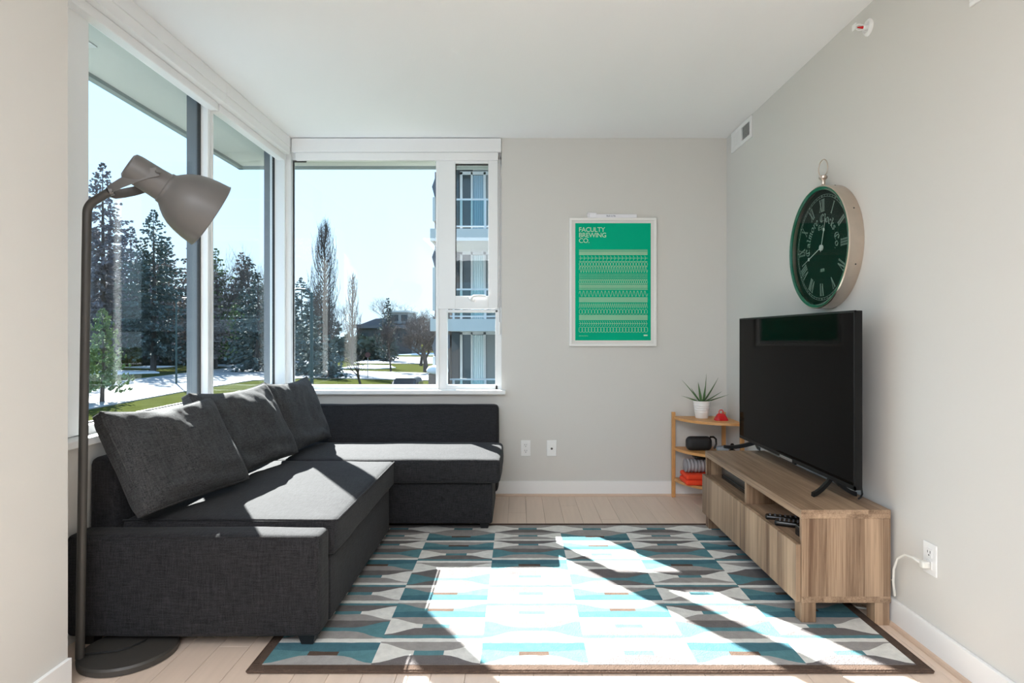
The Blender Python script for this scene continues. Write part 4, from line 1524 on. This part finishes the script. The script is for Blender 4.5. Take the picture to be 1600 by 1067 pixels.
def gothic(b, txt, place, size, w_):
    """place(u, v): maps text run coordinate and height to dial coordinates"""
    cur = 0
    tot = sum(GL[c][1] for c in txt) * size
    for c in txt:
        st, adv = GL[c]
        for line in st:
            for p, q in zip(line, line[1:]):
                dv = Vector((math.cos(math.radians(40)), math.sin(math.radians(40)))) * w_ / 2
                P0 = Vector((cur + p[0] * size - tot / 2, p[1] * size))
                Q0 = Vector((cur + q[0] * size - tot / 2, q[1] * size))
                thin = Vector((-dv.y, dv.x)) * .30
                d = Q0 - P0
                side_ = 1 if d.x * dv.y - d.y * dv.x > 0 else -1
                c4 = [P0 + dv, P0 - dv, Q0 - dv, Q0 + dv]
                if abs(d.normalized().x * dv.normalized().y - d.normalized().y * dv.normalized().x) < .35:
                    c4 = [P0 + thin, P0 - thin, Q0 - thin, Q0 + thin]
                cc = [place(v_.x, v_.y) for v_ in c4]
                b.rings([[face(v_.x, v_.y, xf) for v_ in cc], [face(v_.x, v_.y, xf - .0006) for v_ in cc]])
        cur += adv * size


def on_arc(rad):
    def f(u, v):
        a = u / rad
        return Vector((math.sin(a), math.cos(a))) * (rad + v)
    return f


gt = B()
gothic(gt, 'Calmore Clocks Co.', on_arc(.125), .0385, .0052)
gothic(gt, 'Est', lambda u, v: Vector((u - .012, .088 + v)), .026, .0032)
gt.done('dial_lettering', 'numerals', dial)
mtx = Matrix.Translation(face(0.004, -.118, xf - .0003)) @ Matrix(((0, 0, -1, 0), (-1, 0, 0, 0), (0, 1, 0, 0), (0, 0, 0, 1)))
o = text_mesh('1870', .022, Matrix.Translation((0, .022, 0)) @ mtx, 'numerals', 'dial_year', dial, .95)
# hands: 12:41
for (nm, ang, L, r0) in (('hour_hand', 17, .142, .0050), ('minute_hand', 250, .205, .0042)):
    a = math.radians(ang)
    er = Vector((math.sin(a), math.cos(a)))
    hb = B()
    x_ = xf - .004 if nm == 'hour_hand' else xf - .007
    stroke(hb, -er * .02, er * L * .64, r0, x_)
    stroke(hb, er * L * .64, er * L, r0 * .5, x_)
    c_ = er * L * .62
    hb.lathe([(.0085, .0), (.0085, .0012), (0, .0013)], face(c_.x, c_.y, x_), (-1, 0, 0), n=16)
    hb.done(nm, 'hands', ck)
B().lathe([(.014, 0), (.014, .008), (.007, .011), (0, .0115)], (xf, cy_, cz_), (-1, 0, 0), n=20).done('hand_boss', 'hands', ck, True)
xs = XR - .034
B().lathe([(.020, .288), (.017, .296), (.011, .302), (.009, .312), (.011, .318), (.010, .326), (.015, .334), (.019, .338), (.019, .348), (.013, .352), (0, .353)], (xs, cy_, cz_), (0, 0, 1), n=24).done('crown', 'nickel', ck, True)
rg = B()
rg.tube([(xs - .006 * math.sin(2 * PI * k / 28), cy_ + .032 * math.sin(2 * PI * k / 28), cz_ + .388 - .042 * math.cos(2 * PI * k / 28)) for k in range(29)], .0026, 8, caps=False)
rg.done('hanging_ring', 'nickel', ck, True)
for (dy, a) in ((0, 62), (0, 112), (0, 20)):
    aa = math.radians(a)
    p = Vector((XR - .028, cy_ - (R + .0005) * math.sin(aa), cz_ + (R + .0005) * math.cos(aa)))
    B().lathe([(.0035, -.002), (.0035, .001), (0, .0018)], p, (0, -math.sin(aa), math.cos(aa)), n=10).done('screw', 'lampdark', ck)

# ================================================================== POSTER
fx0, fx1, fz0, fz1 = .376, 1.008, 1.090, 2.022
yf = YB
po = thing('framed_poster', 'green brewery poster with rows of patterns in a white frame on the back wall', 'poster', (.692, YB, fz0))
b = B()
fw = .018
yo = yf - .026
for (a, c2, d, e_) in ((fx0, fx1, fz1 - fw, fz1), (fx0, fx1, fz0, fz0 + fw), (fx0, fx0 + fw, fz0 + fw, fz1 - fw), (fx1 - fw, fx1, fz0 + fw, fz1 - fw)):
    b.box(a, c2, yo, yf - .001, d, e_, bev=.0015, seg=1)
b.done('frame', 'frame', po)
B().box(fx0 + fw, fx1 - fw, yf - .016, yf - .001, fz0 + fw, fz1 - fw).done('mount', 'mat', po)
gx0_, gx1_, gz0_, gz1_ = .418, .968, 1.132, 1.985
yp = yf - .0165
prn = B().box(gx0_, gx1_, yp, yp + .0006, gz0_, gz1_).done('print', 'print', po)
TX = Matrix.Rotation(PI / 2, 4, 'X')
for k, s in enumerate(('FACULTY', 'BREWING', 'CO.')):
    text_mesh(s, .0475, Matrix.Translation((.443, yp - .0005, 1.922 - k * .0400)) @ TX, 'inkpale', 'poster_title', prn, .93)


def zline(b, pts, w_=.0016):
    for p, q in zip(pts, pts[1:]):
        p, q = Vector(p), Vector(q)
        d = (q - p).normalized()
        nn = Vector((-d.y, d.x)) * w_ / 2
        c4 = [p + nn, q + nn, q - nn, p - nn]
        b.raw([(c.x, yp - .0006, c.y) for c in c4], [(0, 1, 2, 3)])


px0, px1 = .446, .944


def pz(v):      # zoomed photograph row inside the print -> height
    return gz1_ - (v - 160) / 752 * (gz1_ - gz0_)


rows = [('lines', 328, 364, 6), ('fish', 369, 400, 18), ('links', 406, 440, 24), ('wave', 442, 476, 26), ('dots', 482, 518, 6), ('links', 522, 552, 34), ('lines2', 557, 590, 5),
        ('wave', 596, 629, 19), ('solid', 635, 668, 0), ('zig', 673, 705, 36), ('loops', 711, 744, 22), ('solid', 748, 782, 0), ('fish', 788, 820, 30), ('rings', 826, 860, 22)]
NX = 300
for (kind, r0, r1, n) in rows:
    b = B()
    z1, z0 = pz(r0), pz(r1)
    zc, am = (z0 + z1) / 2, (z1 - z0) / 2
    W_ = px1 - px0
    if kind == 'solid':
        b.raw([(px0, yp - .0006, z0), (px1, yp - .0006, z0), (px1, yp - .0006, z1), (px0, yp - .0006, z1)], [(0, 1, 2, 3)])
        b.done('pattern_band', 'inktint', prn)
        continue
    if kind in ('lines', 'lines2'):
        for k in range(n):
            z = z0 + (z1 - z0) * (k + .5) / n
            zline(b, [(px0, z), (px1, z)], (z1 - z0) / n * (.72 - .09 * k if kind == 'lines' else .25 + .08 * k))
    elif kind == 'wave':
        zline(b, [(px0 + W_ * t_ / NX, zc + am * max(-1, min(1, 1.25 * math.sin(2 * PI * n * t_ / NX)))) for t_ in range(NX + 1)], .0021)
    elif kind == 'zig':
        zline(b, [(px0 + W_ * t_ / (2 * n), zc + am * (1 if t_ % 2 else -1)) for t_ in range(2 * n + 1)], .0019)
    elif kind == 'links':
        for ph in (0, PI):
            zline(b, [(px0 + W_ * t_ / NX, zc + am * .85 * math.sin(PI * n * t_ / NX + ph)) for t_ in range(NX + 1)], .0022)
        for z in (z0, z1):
            zline(b, [(px0, z), (px1, z)], .0018)
    elif kind == 'dots':
        nn = 60
        for r in range(n):
            for k in range(nn):
                cx_, cz0 = px0 + W_ * (k + .5) / nn, z0 + (z1 - z0) * (r + .5) / n
                s = .0014
                b.raw([(cx_ - s, yp - .0006, cz0 - s), (cx_ + s, yp - .0006, cz0 - s), (cx_ + s, yp - .0006, cz0 + s), (cx_ - s, yp - .0006, cz0 + s)], [(0, 1, 2, 3)])
    elif kind == 'fish':
        zline(b, [(px0, zc), (px1, zc)], .002)
        for k in range(n):
            X = px0 + W_ * (k + .2) / n
            for s in (-1, 1):
                zline(b, [(X, zc + s * am), (X + .005, zc + s * am * .55), (X + .0085, zc)], .0020)
    elif kind in ('rings', 'loops'):
        for k in range(n):
            cx_ = px0 + W_ * (k + .5) / n
            rx = W_ / n * (.62 if kind == 'rings' else .42)
            zline(b, [(min(max(cx_ + rx * math.cos(2 * PI * t_ / 18), px0), px1), zc + am * math.sin(2 * PI * t_ / 18)) for t_ in range(19)], .0021)
        if kind == 'loops':
            zline(b, [(px0 + W_ * t_ / NX, z0 + am * .25 * (1 + math.cos(2 * PI * n * t_ / NX))) for t_ in range(NX + 1)], .002)
    b.done('pattern_band', 'ink', prn)
text_mesh('beer is for all of us', .0085, Matrix.Translation((.446, yp - .0005, 1.163)) @ TX, 'ink', 'poster_footnote', prn)
zb = B()
zb.raw([(.916, yp - .0006, 1.164), (.944, yp - .0006, 1.164), (.944, yp - .0006, 1.174), (.916, yp - .0006, 1.174)], [(0, 1, 2, 3)])
zb.done('poster_mark', 'inkpale', prn)
B().box(fx0 + fw, fx1 - fw, yf - .0200, yf - .0188, fz0 + fw, fz1 - fw).done('glazing', 'posterglass', po)
# white scratcher lying on the frame
bs = thing('back_scratcher', 'white plastic hand shaped back scratcher lying on top of the poster frame', 'back scratcher', (.69, YB - .014, fz1))
b = B()
b.rbox(.56, .867, YB - .019, YB - .009, fz1, fz1 + .029, r=.005, n=(12, 2, 3))
b.done('handle', 'tray', bs, True)
b = B()
b.rbox(.522, .575, YB - .020, YB - .010, fz1, fz1 + .040, r=.006, n=(6, 2, 4))
b.done('palm', 'tray', bs, True)
for k in range(4):
    b = B()
    z = fz1 + .006 + k * .0095
    b.tube([(.53, YB - .015, z), (.512, YB - .016, z + .0005), (.502 + .003 * abs(k - 1.5), YB - .021, z)], [.0047, .0046, .0036], 8)
    b.done('finger', 'tray', bs, True)
text_mesh('Back to Be', .016, Matrix.Translation((.645, YB - .0196, fz1 + .010)) @ TX, 'bluetext', 'lettering', bs, .95)

# ================================================================== OUTLETS, VENTS, SPRINKLER
def wall_plate(name, label, cx_, cz0, sockets):
    t = thing(name, label, 'outlet' if sockets else 'wall plate', (cx_, YB, cz0))
    B().box(cx_ - .035, cx_ + .035, YB - .006, YB, cz0 - .058, cz0 + .058, bev=.002).done('plate', 'plate', t)
    if sockets:
        for s in (-1, 1):
            z = cz0 + s * .021
            B().box(cx_ - .016, cx_ + .016, YB - .0085, YB - .005, z - .016, z + .016, bev=.002).done('socket', 'plate', t)
            q = B()
            q.box(cx_ - .008, cx_ - .0055, YB - .009, YB - .008, z + .000, z + .010)
            q.box(cx_ + .0055, cx_ + .008, YB - .009, YB - .008, z + .001, z + .009)
            q.lathe([(.003, 0), (.003, .001)], (cx_, YB - .008, z - .007), (0, -1, 0), n=10)
            q.done('slots', 'slot', t)
    else:
        B().lathe([(.008, 0), (.008, .004), (.005, .005), (.005, .010), (0, .0101)], (cx_, YB - .006, cz0 - .003), (0, -1, 0), n=16).done('coax_jack', 'lampdark', t)
        B().box(cx_ - .016, cx_ + .016, YB - .0072, YB - .005, cz0 - .033, cz0 + .033, bev=.001).done('insert', 'plate', t)
    return t


wall_plate('wall_outlet', 'white double socket on the back wall right of the sofa', .058, .346, True)
wall_plate('cable_outlet', 'white wall plate with single round jack right of the double socket', .2475, .346, False)
# right wall outlet with plugged white cord
oy, oz = 2.255, .347
t = thing('wall_outlet', 'white outlet with a plugged white cord on the right wall near the bench', 'outlet', (XR, oy, oz))
B().box(XR - .006, XR, oy - .036, oy + .036, oz - .058, oz + .058, bev=.002).done('plate', 'plate', t)
for s in (-1, 1):
    z = oz + s * .021
    B().box(XR - .0085, XR - .005, oy - .016, oy + .016, z - .016, z + .016, bev=.002).done('socket', 'plate', t)
    q = B()
    q.box(XR - .009, XR - .008, oy - .008, oy - .0055, z, z + .010)
    q.box(XR - .009, XR - .008, oy + .0055, oy + .008, z, z + .009)
    q.lathe([(.003, 0), (.003, .001)], (XR - .008, oy, z - .007), (-1, 0, 0), n=10)
    q.done('slots', 'slot', t)
pc = thing('power_cord', 'white power cord curving from the right wall outlet down behind the bench', 'cord', (XR - .03, oy, oz - .021))
b = B()
b.rbox(XR - .038, XR - .0092, oy - .013, oy + .013, oz - .034, oz - .008, r=.006, n=(3, 2, 2))
b.tube([(XR - .03, oy + .010, oz - .02), (XR - .034, oy + .030, oz - .016), (XR - .036, oy + .048, oz - .013)], [.008, .0075, .0055], 8)
b.done('plug', 'cordwhite', pc, True)
b = B()
b.tube([(XR - .036, oy + .045, oz - .013), (XR - .042, oy + .085, oz - .016), (XR - .046, oy + .125, oz - .045), (XR - .044, oy + .152, oz - .095), (XR - .040, oy + .162, oz - .155),
        (XR - .032, oy + .168, oz - .195), (XR - .026, oy + .176, oz - .21), (XR - .020, oy + .186, oz - .195), (XR - .018, oy + .20, oz - .16), (XR - .017, oy + .222, oz - .165), (XR - .017, oy + .26, oz - .25),
        (XR - .03, oy + .32, oz - .330), (XR - .09, oy + .37, oz - .3425), (XR - .16, oy + .42, oz - .3425), (XR - .20, oy + .50, oz - .3425), (XR - .14, oy + .60, oz - .3425)], .0044, 8)
b.done('cable', 'cordwhite', pc, True)
# air vent high on the right wall
t = thing('air_vent', 'white rectangular air vent high on the right wall by the corner', 'vent', (XR, 4.157, 2.53))
vy0, vy1, vz0, vz1 = 3.972, 4.342, 2.459, 2.600
b = B()
for (a, c2, d, e_) in ((vy0, vy1, vz1 - .026, vz1), (vy0, vy1, vz0, vz0 + .026), (vy0, vy0 + .03, vz0 + .026, vz1 - .026), (vy1 - .03, vy1, vz0 + .026, vz1 - .026), (4.145, 4.165, vz0 + .026, vz1 - .026)):
    b.box(XR - .010, XR, a, c2, d, e_, bev=.002)
b.done('frame', 'plate', t)
B().box(XR - .002, XR - .0005, vy0 + .02, vy1 - .02, vz0 + .02, vz1 - .02).done('duct', 'slot', t)
for k in range(7):
    y = 4.006 + k * .0205
    B().raw([(XR - .008, y, vz0 + .026), (XR - .008, y, vz1 - .026), (XR - .003, y + .006, vz1 - .026), (XR - .003, y + .006, vz0 + .026), (XR - .007, y - .0015, vz0 + .026), (XR - .007, y - .0015, vz1 - .026), (XR - .002, y + .0045, vz1 - .026), (XR - .002, y + .0045, vz0 + .026)],
            [(0, 1, 2, 3), (4, 7, 6, 5), (0, 4, 5, 1), (3, 2, 6, 7)]).done('slat', 'plate', t)
for k in range(7):
    y = 4.170 + k * .0205
    B().box(XR - .008, XR - .003, y, y + .017, vz0 + .026, vz1 - .026).done('slat', 'plate', t)
# second vent, mostly out of the picture at the top
t = thing('air_vent', 'white vent grille cut off by the top edge of the picture on the right wall', 'vent', (XR, 1.9, 2.36))
b = B()
b.box(XR - .008, XR, 1.86, 2.055, 2.272, 2.288, bev=.002)
b.box(XR - .008, XR, 1.86, 2.055, 2.43, 2.446, bev=.002)
b.box(XR - .008, XR, 2.039, 2.055, 2.288, 2.43, bev=.002)
b.box(XR - .008, XR, 1.86, 1.876, 2.288, 2.43, bev=.002)
b.done('frame', 'plate', t)
for k in range(6):
    z = 2.294 + k * .023
    B().box(XR - .006, XR - .001, 1.877, 2.038, z, z + .014).done('slat', 'plate', t)
# sidewall sprinkler
sy, sz = 2.655, 2.508
t = thing('fire_sprinkler', 'white round sidewall sprinkler with red bulb high on the right wall', 'sprinkler', (XR, sy, sz))
B().lathe([(.036, 0), (.036, .004), (.030, .010), (.024, .012), (.022, .006), (.0, .005)], (XR, sy, sz), (-1, 0, 0), n=32).done('escutcheon', 'plate', t, True)
B().lathe([(.010, .005), (.010, .022), (.006, .026), (0, .0265)], (XR, sy, sz), (-1, 0, 0), n=16).done('body', 'plate', t, True)
B().tube([(XR - .026, sy, sz), (XR - .034, sy, sz), (XR - .05, sy, sz)], [.0065, .0050, .0024], 10).done('red_bulb', 'red', t, True)
b = B()
for s in (-1, 1):
    b.tube([(XR - .020, sy, sz + s * .009), (XR - .045, sy, sz + s * .013), (XR - .062, sy, sz + s * .005)], .0026, 6)
b.box(XR - .066, XR - .062, sy - .014, sy + .014, sz - .012, sz + .014, bev=.001, seg=1)
b.done('deflector', 'plate', t, True)

# ================================================================== CORNER SHELF
cs_ = thing('corner_shelf', 'three tier bamboo corner shelf with quarter round boards behind the tv', 'shelf', (1.33, 4.27, 0))
qx, qy, qr = 1.500, 4.430, .375      # inner corner


def quarter(z0, z1, r):
    pts = [(qx - r, qy), (qx, qy), (qx, qy - r)]
    arc = [(qx - r * math.cos(PI / 2 * k / 14), qy - r * math.sin(PI / 2 * k / 14)) for k in range(13, 0, -1)]
    b = B()
    b.prism(pts + arc, 2, z0, z1)
    return b


for z in (.566, .345, .122):
    quarter(z, z + .018, qr).done('shelf_board', 'bamboo', cs_)
for (X, Y) in ((qx - qr + .0, qy - .012), (qx - .012, qy - qr + .0), (qx - .012, qy - .012)):
    B().box(X - .013, X + .013, Y - .012, Y + .012, 0.0, .615, bev=.003).done('post', 'bamboo', cs_)
sz1 = .584
# aloe
pX, pY = 1.305, 4.335
t = thing('potted_aloe', 'green aloe plant in a white ribbed pot on top of the corner shelf', 'plant', (pX, pY, sz1))
prof = [(.0, 0), (.043, 0), (.045, .003), (.048, .03)]
for k in range(4):
    z = .038 + k * .016
    r = .0485 + (z - .03) * .13
    prof += [(r, z), (r + .0012, z + .004), (r + .0012, z + .010), (r, z + .013)]
prof += [(.0585, .112), (.0600, .118), (.0600, .122), (.056, .122), (.054, .110), (0, .109)]
B().lathe(prof, (pX, pY, sz1), n=40).done('pot', 'pot', t, True)
B().lathe([(.0, .1095), (.053, .1095), (.05, .114), (.02, .118), (0, .119)], (pX, pY, sz1), n=20, caps=False).done('soil', 'soil', t, True)


def aloe_leaf(ang, elev, L, wd, bend, par):
    base = Vector((pX + .012 * math.cos(ang), pY + .012 * math.sin(ang), sz1 + .112))
    b = B()
    rr = []
    N = 9
    p = base.copy()
    e_ = elev
    dirh = Vector((math.cos(ang), math.sin(ang), 0))
    sd = Vector((-math.sin(ang), math.cos(ang), 0))
    for q in range(N):
        g = q / (N - 1)
        d = dirh * math.cos(e_) + Vector((0, 0, math.sin(e_)))
        nrm = dirh * -math.sin(e_) + Vector((0, 0, math.cos(e_)))
        w_ = wd * (1 - g ** 1.5) * (.8 + .5 * min(g * 4, 1)) * .75 + .0006
        tk = w_ * .55
        rr.append([p + sd * w_ + nrm * tk * .35, p + nrm * -tk * .15, p - sd * w_ + nrm * tk * .35, p - sd * w_ * .6 - nrm * tk * .7, p - nrm * tk, p + sd * w_ * .6 - nrm * tk * .7])
        p = p + d * L / (N - 1)
        e_ += bend / (N - 1)
    b.rings(rr)
    b.done('leaf', 'leaf', par, True)


for (a, e_, L, wd, bd_) in ((PI * .99, .95, .205, .011, -.15), (PI * .98, .42, .14, .010, -.25), (-.35, 1.45, .205, .013, .06), (-.9, 1.40, .15, .013, .02), (.05, .95, .205, .012, .15),
                            (-.25, .52, .150, .012, .1), (-.15, .28, .185, .012, .08), (PI * 1.08, .32, .115, .010, -.1), (1.6, 1.1, .15, .011, 0), (-1.5, .7, .085, .012, .2), (2.4, .9, .12, .010, .1)):
    aloe_leaf(a, e_, L, wd, bd_, t)
# red bell
X, Y = 1.402, 4.215
t = thing('red_bell', 'small glossy red cowbell beside the aloe pot', 'bell', (X, Y, sz1))
b = B()
rr = []
for (z, a, c2) in ((0, .045, .036), (.006, .046, .037), (.014, .042, .033), (.035, .030, .024), (.044, .024, .019), (.047, .014, .012)):
    ring = []
    for k in range(24):
        an = 2 * PI * k / 24
        ring.append(Vector((X + math.copysign(abs(math.cos(an)) ** .6, math.cos(an)) * a, Y + math.copysign(abs(math.sin(an)) ** .6, math.sin(an)) * c2, sz1 + z)))
    rr.append(ring)
b.rings(rr)
b.done('bell_body', 'red', t, True)
b = B()
b.tube([(X - .014, Y, sz1 + .044), (X - .014, Y, sz1 + .060), (X - .008, Y, sz1 + .070), (X + .008, Y, sz1 + .070), (X + .014, Y, sz1 + .060), (X + .014, Y, sz1 + .044)], .0042, 8)
b.done('handle', 'red', t, True)
# portable speaker on the middle board
X, Y, Z = 1.275, 4.29, .363
t = thing('portable_speaker', 'black rounded portable speaker with carry loop on the middle shelf board', 'speaker', (X, Y, Z))
B().rbox(X - .095, X + .085, Y - .036, Y + .036, Z, Z + .098, r=.034, n=(8, 2, 3), k=5).done('body', 'speaker', t, True)
b = B()
b.tube([(X + .07, Y - .01, Z + .094), (X + .095, Y - .012, Z + .095), (X + .112, Y - .012, Z + .080), (X + .114, Y - .012, Z + .045), (X + .100, Y - .01, Z + .012)], .007, 8)
b.done('carry_loop', 'blackplastic', t, True)
# bits on the middle board, right
X, Y = 1.432, 4.245
tag(B().rbox(X - .05, X + .03, Y - .03, Y + .03, .363, .400, r=.018, n=(3, 3, 2), amp=.004).done('folded_pouch', 'bluegrey', base=(X, Y, .363), smooth=True),
    'small blue grey pouch on the middle shelf board right of the speaker', 'pouch')
X, Y = 1.462, 4.165
t = thing('knob_figurine', 'small black knob topped object on the middle shelf board behind the tv foot', 'figurine', (X, Y, .363))
B().lathe([(.0, 0), (.022, 0), (.024, .012), (.020, .026), (.009, .032), (.008, .045), (.012, .052), (.013, .062), (.007, .070), (0, .071)], (X, Y, .363), n=20).done('body', 'blackplastic', t, True)


def towel(name, label, x0, x1, y0, y1, z0, z1, m, folds):
    t = thing(name, label, 'towel', ((x0 + x1) / 2, (y0 + y1) / 2, z0))
    n = folds
    for k in range(n):
        a = z0 + (z1 - z0) * k / n
        c2 = z0 + (z1 - z0) * (k + 1) / n
        B().rbox(x0 + .004 * (k % 2), x1 - .003 * (k % 2), y0 + .003 * (k % 3), y1, a + .0002, c2 - .0002, r=(c2 - a) * .48, n=(8, 4, 2), amp=.002, freq=14, seed=k).done('fold', m, t, True)
    return t


towel('orange_towel', 'bright orange folded cloth on the lowest shelf board', 1.150, 1.36, 4.17, 4.36, .140, .214, 'orange', 2)
gt_ = thing('rolled_towel', 'pale grey ribbed rolled cloth lying on the orange cloth', 'towel', (1.26, 4.27, .214))
rr = []
for k in range(49):
    X = 1.165 + .19 * k / 48
    a = .046 + .0035 * math.cos(k * 2 * PI / 6)
    if k in (0, 48):
        a *= .8
    rr.append([Vector((X, 4.27 + a * 1.25 * math.cos(2 * PI * q / 20), .214 + .047 + .95 * a * math.sin(2 * PI * q / 20))) for q in range(20)])
b = B()
b.rings(rr)
b.done('roll', 'greycloth', gt_, True)
tag(B().rbox(1.225, 1.33, 4.21, 4.31, .311, .336, r=.011, n=(4, 4, 1), amp=.002).done('wallet', 'blackplastic', base=(1.28, 4.26, .311), smooth=True),
    'dark flat pouch lying on the pale grey rolled cloth', 'pouch')
